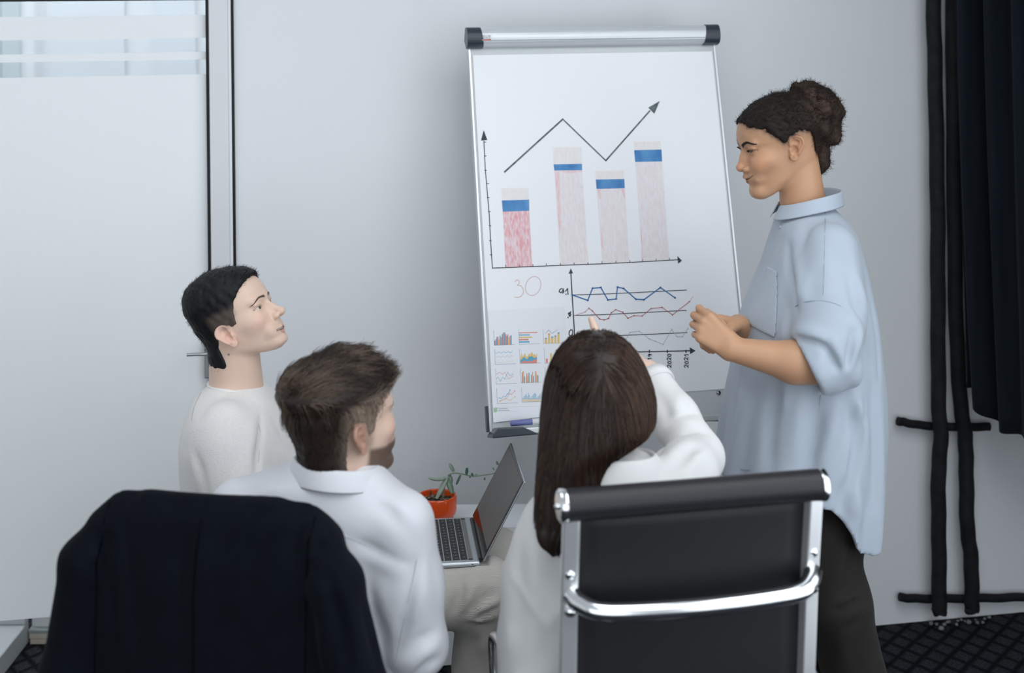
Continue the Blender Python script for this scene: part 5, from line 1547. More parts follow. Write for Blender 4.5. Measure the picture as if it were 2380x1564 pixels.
seam('sleeve_seam', shirt1, [(1848, 712), (1870, 702), (1895, 699), (1920, 700), (1945, 707), (1965, 718)], 2.95, 3.4, .0008, M_seam_b, person1, pr_foot)
seam('hem_seam', shirt1, [(1676, 1088), (1720, 1091), (1770, 1094)], 3.0, 3.4, .0008, M_seam_b, person1, pr_foot)
seam('side_seam', shirt1, [(1908, 915), (1903, 960), (1896, 1010), (1890, 1060), (1886, 1100)], 3.0, 3.4, .0008, M_seam_b, person1, pr_foot)

# ---- trousers and shoes
tr1_f = None
def trousers1(p):
    d = ell(p, P(1905, 1175, 3.32), (.125, .165, .13))
    for (a, b_, c) in ((hipL, kneeL, ankL), (hipR, kneeR, ankR)):
        c2 = c + np.array([0, 0, .03]); d = smin(d, smin(rc(p, a, b_, .098, .076), rc(p, b_, c2, .076, .066), .03), .03)
    if tr1_f: d = detail(p, d, lambda x: -folds(x, tr1_f) - .0022 * waves(x, 30, 77, 4))
    return smax(d, .075 - p[:, 2], .005)
tr1_f = folds_px(trousers1, [([(1998, 1338), (1980, 1362), (1950, 1380)], .009, -.013), ([(2004, 1356), (1985, 1384), (1950, 1402)], .010, .012), ([(1996, 1372), (1978, 1404), (1945, 1424)], .008, -.013), ([(2010, 1398), (1990, 1420), (1955, 1440)], .011, .010), ([(2020, 1420), (1998, 1444), (1965, 1456)], .008, -.010), ([(1985, 1250), (1972, 1300), (1960, 1350)], .012, -.008), ([(1965, 1250), (1950, 1310), (1935, 1360)], .014, .008), ([(2000, 1470), (1990, 1520), (2000, 1564)], .014, -.007), ([(1960, 1470), (1950, 1530)], .016, .006)], 3.0, 3.5)
M_tr_b = mat('black_trousers', (.016, .014, .013), .8, spec=.2, sheen=.05, bump=(500, .2, .0008), var=(20, (.020, .017, .016), .8))
soft('trousers', trousers1, (P(1740, 1200, 3.4)[0], 3.05, .06), (P(2130, 1200, 3.2)[0], 3.62, P(1900, 1080, 3.3)[2]), .008, M_tr_b, person1, pr_foot)
for c in (ankL, ankR):
    def shoe(p, c=c):
        d = smin(rc(p, c + np.array([.02, 0, -.045]), c + np.array([-.15, -.01, -.06]), .043, .034), rc(p, c + np.array([0, 0, -.03]), c + np.array([0, 0, .0]), .042, .040), .02)
        return smax(d, .001 - p[:, 2], .004)
    soft('shoe', shoe, c + np.array([-.22, -.07, -.09]), c + np.array([.09, .07, .06]), .006, mat('black_shoe', (.012, .012, .013), .4), person1, pr_foot)

# ------------------------------------------------------------------ 2. the man in the knitted sweater, looking up
D2 = 3.3
HM = Head(P(552, 764, D2), (math.cos(math.radians(12)), -math.sin(math.radians(12))), math.radians(27), scale=1.0, open=2.2, nosel=6.0, tipup=2.0, chin=1.0, lip=1.0, brow=1.05, lidgap=.8, earz=-9, earx=14, ear=.98, wid=.97, top=9, slant=-4.0, low=.68, back=.88)
m_foot = np.array([-.58, 3.36, 0.0])
nk_a, nk_b = HM.w((-28, 0, -35)), P(551, 925, 3.31)
shn, shf = P(522, 995, 3.175), P(537, 995, 3.445)
eln, elf = P(585, 1270, 3.08), P(610, 1270, 3.55)
wrn, wrf = P(822, 1216, 3.40), P(850, 1205, 3.60)
hmn = hand_segments(wrn, P(888, 1186, 3.42) - wrn, (-.35, -.15, 1), False, 1.0, ((22, 32, 18), (24, 34, 20), (26, 36, 20), (30, 38, 20)), (.85, .35, -.35), 3.5, 8)
hmf = hand_segments(wrf, P(905, 1205, 3.62) - wrf, (-.2, .1, 1), True, 1.0, ((25, 35, 20),) * 4, (.85, .35, -.35), 4, 10)
hipn, hipf = np.array([-.58, 3.27, .50]), np.array([-.58, 3.46, .50])
knn, knf = P(1128, 1372, 3.36), P(1150, 1300, 3.56)
ann, anf = P(1098, 1585, 3.38), np.array([-.09, 3.56, .10])
def body_m(p):
    d = HM.sdf(p)
    d = smin(d, rc(p, nk_a, nk_b, .057, .064), .02)
    t = ell(p, P(545, 1060, 3.31), (.095, .15, .17)); t = smin(t, ell(p, P(565, 1290, 3.33), (.10, .135, .20)), .05)
    t = smin(t, rc(p, shn + [0, .03, -.02], shf - [0, .03, .02], .042, .042), .04); d = smin(d, t, .03)
    for (a, b_, c) in ((shn, eln, wrn), (shf, elf, wrf)): d = smin(d, np.minimum(rc(p, a, b_, .040, .036), rc(p, b_, c, .036, .027)), .015)
    d = smin(d, hand_sdf(p, hmn), .012); d = smin(d, hand_sdf(p, hmf), .012)
    for (a, b_, c) in ((hipn, knn, ann), (hipf, knf, anf)):
        d = smin(d, np.minimum(rc(p, a, b_, .065, .045), rc(p, b_, c, .043, .030)), .03)
        d = smin(d, rc(p, c - np.array([0, 0, .03]), c + np.array([.14, 0, -.06]), .032, .022), .02)
    return d
def m_extra(c, q, m):
    c = mixc(c, (.30, .22, .18), .55 * sstep(rc(m, (12, 72, 20), (30, 70, 40), 10, 12), 12, -6) * (np.abs(q[:, 0]) < 60))
    mole = np.exp(-(((q - np.array(HM.loc(P(531.5, 824, 3.245)[None].astype(f4))[0]))[:, [0, 2]]) ** 2).sum(1) / 4.0) * (q[:, 1] < 0)
    return mixc(c, (.08, .04, .03), np.clip(mole * 1.2, 0, 1))
SK2 = (.78, .565, .45)
person2 = soft('person', body_m, (HM.o[0] - .16, 3.0, .0), (P(1200, 1300, 3.3)[0] + .14, 3.68, HM.o[2] + .15), .012, M_skin, None, m_foot,
               fine=([(HM.o[0] - .03, HM.o[0] + .135, .0019), (HM.o[0] - .11, HM.o[0] - .03, .003), (wrn[0], wrn[0] + .15, .004)], [(3.17, 3.36, .0022), (3.36, 3.44, .0035)], [(HM.o[2] - .11, HM.o[2] + .10, .0019), (HM.o[2] + .10, HM.o[2] + .14, .004), (wrn[2] - .05, wrn[2] + .06, .004)]),
               colf=skin_colour(HM, SK2, (.60, .30, .26), (.80, .46, .36), (.58, .39, .30), extra=m_extra))
person2.location = m_foot
tag(person2, 'seated man in a cream knitted sweater, short black hair, looking up to the right', 'person')
HM.eye_objects(person2, m_foot, (.10, .085, .05), (1, 0, .05))
HM.brows(person2, m_foot, mat('brow_brown', (.13, .095, .075), .8, spec=.1), .00022, 330, 1.05)
M_blackhair = mat('short_black_hair', (.006, .006, .007), .55, spec=.3, attr='Col')
def hair2(p):
    q = HM.loc(p); x, z = q[:, 0], q[:, 2]; my = np.abs(q[:, 1])
    th = 3.5 + 6.0 * sstep(z, 45, 100) + 3.0 * sstep(-x, 20, 80) * sstep(z, -40, 30)
    sk = HM.skull_off(q, th)
    line = np.interp(x, [-110, -80, -60, -44, -32, -20, -8, 14, 22, 34, 40, 50, 60, 72, 82, 92, 110], [-66, -66, -62, -55, -40, 8, 18, 18, 8, 12, 34, 54, 68, 80, 89, 98, 98])
    line = line + 1.5 * np.sin(x * .9)
    d = smax(sk, (line - z) * .7, 4) * .001
    d = smin(d, smax(rc(p, nk_a + (nk_a - nk_b) * .12, nk_a + (nk_b - nk_a) * .14, .0615, .0605), np.maximum(x + 34, -74 + 4 * np.sin(q[:, 1] * .4) - z) * .001, .006), .010)
    # short quiff over the forehead
    d = smin(d, rc(p, HM.w((70, -20, 100)), HM.w((70, 20, 100)), .011, .011), .012)
    return detail(p, d, lambda v: .0012 * waves(v, 330, 15), .01)
def hair2c(V):
    q = HM.loc(V); side = sstep(q[:, 2], 62, 40) * sstep(q[:, 0], -34, -12)
    c = np.tile(np.asarray((.006, .006, .007), f4), (len(V), 1)); return mixc(c, (.10, .075, .062), side * .9)
hair2o = soft('hair', hair2, HM.o - .14, HM.o + .15, .0032, M_blackhair, person2, m_foot, colf=hair2c, slack=1.8)
rng = np.random.default_rng(5)
Pp, Nn = sample_surface(hair2o, 6500, rng); Pp = Pp + m_foot
q = HM.loc(Pp.astype(f4)); g_ = grad(hair2, Pp.astype(f4), .004)
flow = np.where((q[:, 2] > 70)[:, None], HM.wd((.9, 0, .15)), HM.wd((-.25, 0, -1.0)))
dr = g_ * .55 + flow * .75 + rng.normal(size=g_.shape) * .22; dr /= np.linalg.norm(dr, axis=1, keepdims=True)
L = rng.uniform(.0025, .0055, len(Pp)) * np.where(q[:, 2] > 60, 1.2, .8)
ps = np.stack([Pp - g_ * .001, Pp + dr * (L * .5)[:, None], Pp + (dr + flow * .2) * L[:, None]], 1)
so = strands('hair_strands', ps, np.full(len(Pp), .00026), M_blackhair, hair2o, m_foot, .3, hair2c(Pp.astype(f4)) * rng.uniform(.7, 1.5, (len(Pp), 1))); tag(so, kind='stuff')
# teeth just showing
m = MB()
for i in range(-4, 5):
    a = HM.w((93.5 - .05 * i * i - .02 * i ** 4 / 8, i * 5.2, -43.2)); m.ball(a - m_foot, (.0028, .0028, .0038), 8, 6)
tt = m.build('teeth', mat('tooth', (.72, .68, .60), .25), person2); tag(tt, kind='stuff')
# ---- sweater
sw_rows = rows_px([(882, 505, 585, 3.31, .040), (893, 487, 603, 3.31, .068), (905, 470, 618, 3.31, .095), (925, 450, 632, 3.31, .140), (950, 438, 648, 3.31, .175), (985, 427, 663, 3.31, .196), (1030, 421, 678, 3.31, .204), (1090, 423, 698, 3.31, .20),
                   (1150, 432, 712, 3.31, .195), (1250, 445, 722, 3.32, .19), (1350, 452, 715, 3.33, .185), (1450, 455, 705, 3.34, .185), (1480, 460, 700, 3.34, .18)], D2)
T_sw = table(sw_rows); w_lo, w_hi = min(r[0] for r in sw_rows), max(r[0] for r in sw_rows)

def sweater(p):
    d, dx, dy = loft(p, T_sw, w_lo, w_hi, 2.2)
    for (a, b_, c, s_) in ((shn, eln, wrn, 1), (shf, elf, wrf, -1)):
        c2 = b_ + (c - b_) * .86
        arm = smin(chain(p, [a + [0, s_ * -.005, 0], a + (b_ - a) * .5, b_], [.060, .062, .056], .03), rc(p, b_, c2, .056, .040), .02)
        d = smin(d, arm, .045)
    return d
sweater_plain = sweater
crs2 = folds_px(sweater_plain, [([(606, 968), (604, 1020), (598, 1075), (596, 1110)], .009, -.014), ([(590, 980), (582, 1030), (580, 1090)], .014, .006), ([(452, 1050), (470, 1100), (478, 1150)], .010, -.010), ([(440, 1040), (455, 1100), (462, 1150)], .012, .005), ([(625, 960), (655, 1010), (685, 1060)], .016, -.006), ([(612, 1000), (640, 1050), (680, 1085)], .014, .006), ([(540, 1060), (520, 1110), (500, 1150)], .016, -.006), ([(500, 930), (470, 960), (455, 990)], .012, -.004)], 2.95, 3.5)
def sweater(p):
    return detail(p, sweater_plain(p), lambda v: -folds(v, crs2) - .0022 * waves(v, 26, 41, 4))
M_knit = mat('cream_knit', (.86, .84, .82), .9, spec=.15, sheen=.25, bump=(420, .55, .002), var=(300, (.76, .74, .72), .55))
soft('sweater', sweater, (P(400, 1000, 3.3)[0], 2.98, w_lo - .02), (wrf[0] + .06, 3.66, w_hi + .02), .0062, M_knit, person2, m_foot, slack=1.7)
ring = []
nf, nb2 = P(613, 908, 3.30), P(487, 887, 3.32)
for k in range(29):
    th = 2 * math.pi * k / 28
    v = (nf + nb2) / 2 + (nf - nb2) / 2 * math.cos(th) + np.array([0, 1, 0]) * .068 * math.sin(th) - np.array([0, 0, .004 * math.cos(2 * th)]); ring.append(v - m_foot)
m = MB(); m.tube(ring, .0058, 8, cap=False); m.build('neckband', mat('cream_rib', (.86, .84, .82), .9, bump=(200, .5, .002, (1, 1, .1))), person2)
seam('shoulder_seam', sweater, [(601, 985), (605, 1010), (603, 1040), (600, 1075)], 2.95, 3.4, .0009, mat('knit_seam', (.52, .49, .46), .9), person2, m_foot)
seam('raglan_seam', sweater, [(482, 892), (466, 915), (452, 945), (446, 975), (450, 1005)], 2.95, 3.4, .0008, MATS['knit_seam'], person2, m_foot)
# ---- corduroy trousers
M_cord = mat('cream_corduroy', (.60, .56, .51), .9, spec=.12, sheen=.2)
_nt = M_cord.node_tree; _b = _nt.nodes['Principled BSDF']
_at = _nt.nodes.new('ShaderNodeAttribute'); _at.attribute_name = 'Col'
_sp = _nt.nodes.new('ShaderNodeSeparateColor'); _nt.links.new(_at.outputs['Color'], _sp.inputs['Color'])
_mm = _nt.nodes.new('ShaderNodeMath'); _mm.operation = 'MULTIPLY'; _mm.inputs[1].default_value = 2 * math.pi * 40; _nt.links.new(_sp.outputs['Red'], _mm.inputs[0])
_sn = _nt.nodes.new('ShaderNodeMath'); _sn.operation = 'SINE'; _nt.links.new(_mm.outputs[0], _sn.inputs[0])
_bp = _nt.nodes.new('ShaderNodeBump'); _bp.inputs['Strength'].default_value = .5; _bp.inputs['Distance'].default_value = .0016; _nt.links.new(_sn.outputs[0], _bp.inputs['Height']); _nt.links.new(_bp.outputs['Normal'], _b.inputs['Normal'])
_mr = _nt.nodes.new('ShaderNodeMapRange'); _mr.inputs['From Min'].default_value = -1; _nt.links.new(_sn.outputs[0], _mr.inputs['Value'])
_mx = _nt.nodes.new('ShaderNodeMix'); _mx.data_type = 'RGBA'; _nt.links.new(_mr.outputs['Result'], _mx.inputs['Factor'])
_mx.inputs['A'].default_value = (.52, .485, .44, 1); _mx.inputs['B'].default_value = (.70, .665, .615, 1); _nt.links.new(_mx.outputs['Result'], _b.inputs['Base Color'])

tfold = None
def trousers2(p):
    d = ell(p, (-.57, 3.36, .52), (.15, .19, .125))
    for (a, b_, c) in ((hipn, knn, ann), (hipf, knf, anf)):
        c2 = c + (b_ - c) * .06
        d = smin(d, smin(rc(p, a, b_, .088, .072), rc(p, b_, c2, .070, .052), .035), .02)
    d = detail(p, d, lambda v: -folds(v, tfold) - .002 * waves(v, 34, 61, 4)) if tfold else d
    # rest the laptop: nothing above its underside within its footprint
    M_ = lap.matrix_basis.inverted(); q = p @ np.array(M_.to_3x3()).T.astype(f4) + np.array(M_.translation, f4)
    foot = np.maximum(np.maximum(-.215 - q[:, 0], q[:, 0] - .02), np.abs(q[:, 1]) - .155)
    return smax(d, -np.maximum(foot, -q[:, 2] - .001), .010)
tfold = folds_px(trousers2, [([(1076, 1350), (1066, 1390), (1052, 1425)], .009, -.013), ([(1098, 1352), (1090, 1395), (1078, 1428)], .011, .010), ([(1118, 1358), (1105, 1395), (1080, 1430)], .008, -.010), ([(1150, 1376), (1120, 1395), (1092, 1420)], .009, -.014), ([(1158, 1395), (1128, 1412), (1096, 1436)], .010, .012), ([(1156, 1410), (1125, 1428), (1098, 1440)], .006, -.012), ([(1150, 1430), (1120, 1442), (1090, 1440)], .009, .010), ([(1148, 1448), (1118, 1452), (1092, 1448)], .006, -.009), ([(1110, 1480), (1095, 1500), (1085, 1540)], .012, -.008), ([(1130, 1470), (1120, 1520)], .014, .006), ([(1140, 1300), (1100, 1310), (1050, 1325)], .012, .006), ([(1150, 1345), (1120, 1340), (1060, 1345)], .005, -.005)], 3.1, 3.6)
def cordc(V):
    out = np.zeros((len(V), 3), f4)
    def ang(a, b_):
        d = nrm(b_ - a); t = (V - a) @ d; q = V - a - t[:, None] * d; e1 = nrm(np.cross(d, (0, 1, 0.02))); e2 = np.cross(d, e1)
        return np.arctan2(q @ e2, q @ e1)
    dn1, dn2 = rc(V, hipn, knn, .088, .072), rc(V, knn, ann, .07, .052); df1, df2 = rc(V, hipf, knf, .088, .072), rc(V, knf, anf, .07, .052)
    A = np.stack([ang(hipn, knn), ang(knn, ann), ang(hipf, knf), ang(knf, anf)], 1) / (2 * math.pi) * 5.2
    i = np.argmin(np.stack([dn1, dn2, df1, df2], 1), 1); out[:, 0] = A[np.arange(len(V)), i]
    return out
soft('trousers', trousers2, (-.80, 3.10, .08), (P(1200, 1300, 3.5)[0] + .06, 3.70, .70), .0065, M_cord, person2, m_foot, colf=cordc)
for c in (ann, anf):
    def shoe2(p, c=c):
        d = smin(rc(p, c + np.array([-.02, 0, -.065]), c + np.array([.15, 0, -.085]), .042, .034), rc(p, c + np.array([0, 0, -.05]), c + np.array([0, 0, -.02]), .040, .038), .02)
        return smax(d, .001 - p[:, 2], .004)
    soft('shoe', shoe2, c + np.array([-.09, -.07, -.13]), c + np.array([.22, .07, .05]), .007, mat('white_sneaker', (.6, .6, .6), .5), person2, m_foot)

# ------------------------------------------------------------------ 3. the man in the white shirt, seen from behind
D3 = 2.75
HN = Head(P(795, 1004, D3), (math.sin(math.radians(48)), math.cos(math.radians(48))), math.radians(7), scale=1.06, detail=True, lidgap=.9, nosel=-2, nose=.95, wid=.99, ear=1.02)
n_foot = np.array([-.44, 2.86, 0.0])
n_na, n_nb = HN.w((-30, 0, -35)), P(775, 1125, 2.74)
nsl, nsr = P(560, 1190, 2.76), P(930, 1215, 2.72)
nel, ner = P(560, 1480, 2.86), P(968, 1500, 2.72)
nwl, nwr = np.array([-.42, 3.08, .66]), np.array([-.20, 3.02, .66])
nhl = hand_segments(nwl, (.3, 1, -.1), (0, 0, 1), True, 1.0, ((20, 30, 15),) * 4, (.7, .5, -.3)); nhr = hand_segments(nwr, (-.2, 1, -.1), (0, 0, 1), False, 1.0, ((20, 30, 15),) * 4, (.7, .5, -.3))
nhipl, nhipr = np.array([-.53, 2.84, .53]), np.array([-.36, 2.84, .53]); nkl, nkr = np.array([-.60, 3.06, .52]), np.array([-.26, 3.10, .52]); nal, nar = np.array([-.60, 2.95, .10]), np.array([-.24, 2.98, .10])
def body_n(p):
    d = HN.sdf(p); d = smin(d, rc(p, n_na, n_nb, .058, .064), .02)
    t = ell(p, P(760, 1310, 2.76), (.15, .08, .15)); t = smin(t, ell(p, (-.42, 2.80, .68), (.15, .09, .20)), .05); t = smin(t, rc(p, nsl + [.03, 0, -.02], nsr - [.03, 0, .02], .04, .04), .04); d = smin(d, t, .03)
    for (a, b_, c, h) in ((nsl, nel, nwl, nhl), (nsr, ner, nwr, nhr)):
        d = smin(d, np.minimum(rc(p, a, b_, .038, .034), rc(p, b_, c, .034, .026)), .015); d = smin(d, hand_sdf(p, h), .012)
    for (a, b_, c) in ((nhipl, nkl, nal), (nhipr, nkr, nar)): d = smin(d, np.minimum(rc(p, a, b_, .065, .045), rc(p, b_, c, .043, .03)), .03)
    return d
def n_extra(c, q, m):
    x, z = q[:, 0], q[:, 2]
    beard = sstep(z, np.interp(x, [0, 20, 60, 90, 110], [-14, -24, -34, -30, -26]) + 4, np.interp(x, [0, 20, 60, 90, 110], [-14, -24, -34, -30, -26]) - 8) * sstep(x, 8, 22) * (z > -112)
    c = mixc(c, (.075, .045, .030), beard * .88)
    fade = sstep(z, -40, -10) * sstep(x, 34, 14) * (z < 100)
    return mixc(c, (.16, .11, .085), fade * .55)
person3 = soft('person', body_n, (nsl[0] - .08, 2.62, 0.0), (HN.o[0] + .19, 3.28, HN.o[2] + .16), .013, M_skin, None, n_foot,
               fine=([(HN.o[0] - .03, HN.o[0] + .14, .0028), (HN.o[0] - .1, HN.o[0] - .03, .005)], [(2.64, 2.86, .0032)], [(HN.o[2] - .13, HN.o[2] + .10, .0028)]),
               colf=skin_colour(HN, (.76, .54, .43), (.55, .26, .22), (.80, .33, .20), (.46, .29, .22), extra=n_extra))
person3.location = n_foot
tag(person3, 'seated man in a white shirt seen from behind, brown hair and beard', 'person')
HN.eye_objects(person3, n_foot, (.08, .09, .08)); HN.brows(person3, n_foot, MATS['brow_brown'], .0004, 300, 1.1)
M_brown = mat('brown_hair', (.05, .03, .02), .42, spec=.35, attr='Col')
def hair3(p):
    q = HN.loc(p); x, z = q[:, 0], q[:, 2]; my = np.abs(q[:, 1])
    up = sstep(z, 60, 95)
    th = 3.0 + 15.0 * up + 3 * sstep(-x, 20, 70) * sstep(z, -20, 40)
    sk = HN.skull_off(q, th)
    line = np.interp(x, [-110, -80, -62, -50, -40, -30, -20, 6, 12, 24, 30, 42, 55, 68, 80, 92, 110], [-74, -76, -72, -56, -30, 22, 30, 30, 2, 6, 34, 52, 60, 66, 74, 84, 84])
    d = smax(sk, (line - z) * .7, 5) * .001
    d = smin(d, smax(rc(p, n_na + (n_na - n_nb) * .15, n_na + (n_nb - n_na) * .30, .0640, .0630), (x + 34) * .001, .008), .018)
    d = smin(d, rc(p, HN.w((58, -34, 108)), HN.w((56, 34, 114)), .017, .018), .020)
    d = smin(d, rc(p, HN.w((10, -10, 138)), HN.w((58, -5, 128)), .016, .016), .022)
    d = smin(d, rc(p, HN.w((-40, 10, 128)), HN.w((20, 10, 140)), .014, .014), .022)
    return d
def hair3c(V):
    q = HN.loc(V); side = sstep(q[:, 2], 92, 58) * sstep(q[:, 0], -62, -5)
    c = np.tile(np.asarray((.026, .016, .012), f4), (len(V), 1)); return mixc(c, (.30, .225, .175), side * .9)
hair3o = soft('hair', hair3, HN.o - .15, HN.o + np.array([.17, .17, .21]), .004, M_brown, person3, n_foot, colf=hair3c, slack=1.8)
rng = np.random.default_rng(9)
def comb(sdf, start, dirf, L, steps, lift0, lift1, rng, wob=.15):
    """strands that follow a flow over the hair volume"""
    p = start.astype(f4); pts = [p]; n = len(p); st = (L / steps)[:, None]
    per = rng.normal(size=(n, 3)) * wob
    for i in range(steps):
        g = grad(sdf, p, .004); d = dirf(p, i / steps) + per; d = d - g * (d * g).sum(1, keepdims=True)
        d /= np.linalg.norm(d, axis=1, keepdims=True) + 1e-9
        p = p + d * st; off = lift0 + (lift1 - lift0) * (i + 1) / steps
        p = (p - g * (np.clip(sdf(p), -.02, .02) - off)[:, None]).astype(f4); pts.append(p)
    return np.stack(pts, 1)
Pp, Nn = sample_surface(hair3o, 5200, rng); Pp = Pp + n_foot; q = HN.loc(Pp.astype(f4))
top = q[:, 2] > 62
lift1 = np.where(top, rng.uniform(.0, .010, len(Pp)), .001)
front = HN.wd((1.0, -.25, .0)); down = HN.wd((.1, 0, -1.0))
def flow3(p, t):
    qq = HN.loc(p); w = sstep(qq[:, 2], 55, 80)[:, None]; back = sstep(-qq[:, 0], 30, 80)[:, None] * sstep(-qq[:, 2], -110, -80)[:, None]
    return front * w * (1 - back) + down * (1 - w * (1 - back))
ps = comb(hair3, Pp, flow3, np.where(top, rng.uniform(.03, .055, len(Pp)), rng.uniform(.006, .014, len(Pp))), 7, .0, lift1, rng, .28)
fr_ = (q[:, 0] > 40) & top
ps[fr_, -3:] += np.array([0, 0, 1.0]) * (rng.uniform(0, .012, fr_.sum())[:, None] * np.array([.2, .55, 1.0]))[..., None] + (HN.wd((1, -.3, 0)) * (rng.uniform(0, .010, fr_.sum())[:, None] * np.array([.2, .55, 1.0]))[..., None])
vcol = hair3c(Pp.astype(f4)) * rng.uniform(.5, 1.8, (len(Pp), 1)) + (np.where(top, 1, 0) * np.clip(.3 + waves(Pp.astype(f4), 110, 4), 0, 1.2))[:, None] * np.array([.10, .070, .048])
so = strands('hair_strands', ps, np.where(top, .0008, .0005), M_brown, hair3o, n_foot, .25, vcol); tag(so, kind='stuff')
# ---- white shirt
M_shirt_w = mat('white_cotton', (.76, .77, .81), .7, spec=.25, sheen=.1, bump=(650, .08, .0006))
ns_rows = rows_px([(1080, 715, 840, 2.75, .045), (1090, 680, 868, 2.75, .066), (1108, 625, 892, 2.755, .080), (1130, 572, 915, 2.76, .092), (1155, 530, 945, 2.765, .100), (1190, 500, 975, 2.77, .108), (1240, 490, 995, 2.775, .112), (1320, 500, 990, 2.78, .114), (1420, 520, 965, 2.79, .115), (1540, 520, 945, 2.80, .115), (1640, 515, 950, 2.81, .12), (1720, 515, 950, 2.82, .12)], 2.72)
T_ns = table(ns_rows); n_lo, n_hi = min(r[0] for r in ns_rows), max(r[0] for r in ns_rows)
def shirt3(p):
    d, dx, dy = loft(p, T_ns, n_lo, n_hi, 2.25, yaw=-.12)
    for (a, b_, c) in ((nsl, nel, nwl), (nsr, ner, nwr)):
        c2 = b_ + (c - b_) * .9
        d = smin(d, smin(chain(p, [a, a + (b_ - a) * .5, b_], [.066, .064, .056], .03), rc(p, b_, c2, .055, .040), .02), .028)
    return d
shirt3_plain = shirt3
crs3 = folds_px(shirt3_plain, [([(968, 1305), (955, 1370), (938, 1440), (922, 1530)], .011, -.014), ([(985, 1300), (978, 1380), (965, 1450)], .016, .006), ([(815, 1250), (870, 1275), (955, 1312)], .010, -.006), ([(830, 1285), (885, 1310), (940, 1335)], .012, .005), ([(1010, 1470), (975, 1490), (935, 1530)], .011, -.013), ([(1020, 1490), (985, 1515), (945, 1550)], .012, .012), ([(1022, 1530), (990, 1545), (950, 1575)], .010, -.012), ([(850, 1340), (868, 1420), (895, 1520)], .016, -.009), ([(880, 1350), (900, 1430), (915, 1490)], .016, .007), ([(835, 1330), (845, 1400), (850, 1460)], .018, .006), ([(860, 1150), (910, 1195), (950, 1240)], .014, -.006), ([(880, 1140), (940, 1190), (990, 1240)], .014, .005), ([(690, 1115), (620, 1125), (555, 1150)], .012, -.006), ([(660, 1135), (600, 1150)], .010, .006), ([(730, 1120), (760, 1140), (800, 1160)], .012, -.005), ([(1005, 1300), (1018, 1370), (1016, 1450)], .014, -.005)], 2.45, 3.0)
def shirt3(p):
    return detail(p, shirt3_plain(p), lambda v: -folds(v, crs3) - .0026 * waves(v, 22, 51, 4))
soft('shirt', shirt3, (P(460, 1200, 2.8)[0], 2.58, n_lo), (P(1060, 1200, 2.72)[0] + .02, 3.12, n_hi + .02), .007, M_shirt_w, person3, n_foot, slack=1.7)
cpath = []
c0_ = P(782, 1104, 2.755)
for k in range(33):
    th = math.radians(48 + 90 + 10 + 340 * k / 32) if False else math.radians(90 - 48 + 12 + 336 * k / 32)
    v = np.array([math.cos(th) * .075, math.sin(th) * .078, 0]); o_ = nrm(v)
    tilt_ = .012 * -math.cos(th - math.radians(42)); cpath.append((c0_ + v + np.array([0, 0, tilt_ + .004]), o_))
collar('collar', cpath, person3, M_shirt_w, n_foot, stand=.024, leaf=.040, flare=.014)
M_seam_w = mat('white_seam', (.58, .59, .64), .8)
seam('yoke_seam', shirt3, [(800, 1245), (840, 1262), (880, 1280), (920, 1298), (958, 1316)], 2.5, 2.9, .0012, M_seam_w, person3, n_foot)
seam('sleeve_seam', shirt3, [(968, 1300), (960, 1345), (950, 1390), (940, 1440), (928, 1500), (918, 1545)], 2.5, 2.9, .0014, M_seam_w, person3, n_foot)
def trousers_sit(hl_, hr_, kl_, kr_, al_, ar_):
    def f(p):
        d = ell(p, (hl_ + hr_) / 2 + np.array([0, -.02, .02]), (.19, .14, .10))
        for (a, b_, c) in ((hl_, kl_, al_), (hr_, kr_, ar_)): d = smin(d, smin(rc(p, a, b_, .088, .070), rc(p, b_, c, .068, .056), .03), .025)
        return d - .002 * waves(p, 30, 71, 3)
    return f
tf = trousers_sit(nhipl, nhipr, nkl, nkr, nal, nar)
soft('trousers', tf, (-.82, 2.64, .03), (-.10, 3.24, .68), .011, mat('navy_trousers', (.012, .015, .024), .8), person3, n_foot)
for c in (nal, nar):
    def shoe3(p, c=c):
        d = smin(rc(p, c + np.array([0, -.02, -.065]), c + np.array([0, .16, -.07]), .042, .032), rc(p, c + np.array([0, 0, -.05]), c, .045, .042), .02); return smax(d, .001 - p[:, 2], .004)
    soft('shoe', shoe3, c + np.array([-.07, -.09, -.12]), c + np.array([.07, .22, .06]), .009, MATS['black_shoe'], person3, n_foot)

# ------------------------------------------------------------------ suit jacket hung over his chair
Rb = Matrix.Rotation(yaw_b, 3, 'Z'); cbl = np.array(chair_b.location); Rbn = np.array(Rb)
ztop_j = 1.098
def jl(p): return ((p - (cbl + np.array([0, 0, -.046])).astype(f4)) @ Rbn.astype(f4))
J_T = table([(.40, .262, .088), (.60, .254, .084), (.80, .246, .078), (.95, .240, .072), (1.00, .240, .064), (1.03, .238, .056), (1.05, .234, .050), (1.07, .218, .043), (1.086, .200, .032), (1.097, .184, .017), (1.102, .172, .006)])
def jacket(p):
    q = jl(p); z = q[:, 2]; w, h = J_T(np.clip(z, .4, 1.102))
    yc = np.interp(z, [.4, .56, .88, 1.1], [-.282, -.285, -.290, -.290]).astype(f4)
    d = superdist(q[:, 0], q[:, 1] - yc, np.maximum(w, .004), np.maximum(h, .003), f4(3.2)) * .8
    d = np.maximum(d, np.maximum(z - 1.102, .40 - z))
    for s in (-1, 1):
        k = 1.0 if s < 0 else 1.06
        sl = chain(q, [(s * .205, -.310, 1.040), (s * .232, -.318, .98), (s * .262 * k, -.322, .78), (s * .290 * k, -.32, .50), (s * .292 * k, -.318, .44)], [.030, .046, .054, .056, .05], .02)
        d = smin(d, sl, .012)
    d = smin(d, rc(q, (-.12, -.300, 1.092), (.12, -.300, 1.092), .015, .015), .015)
    return d
jacket_plain = jacket
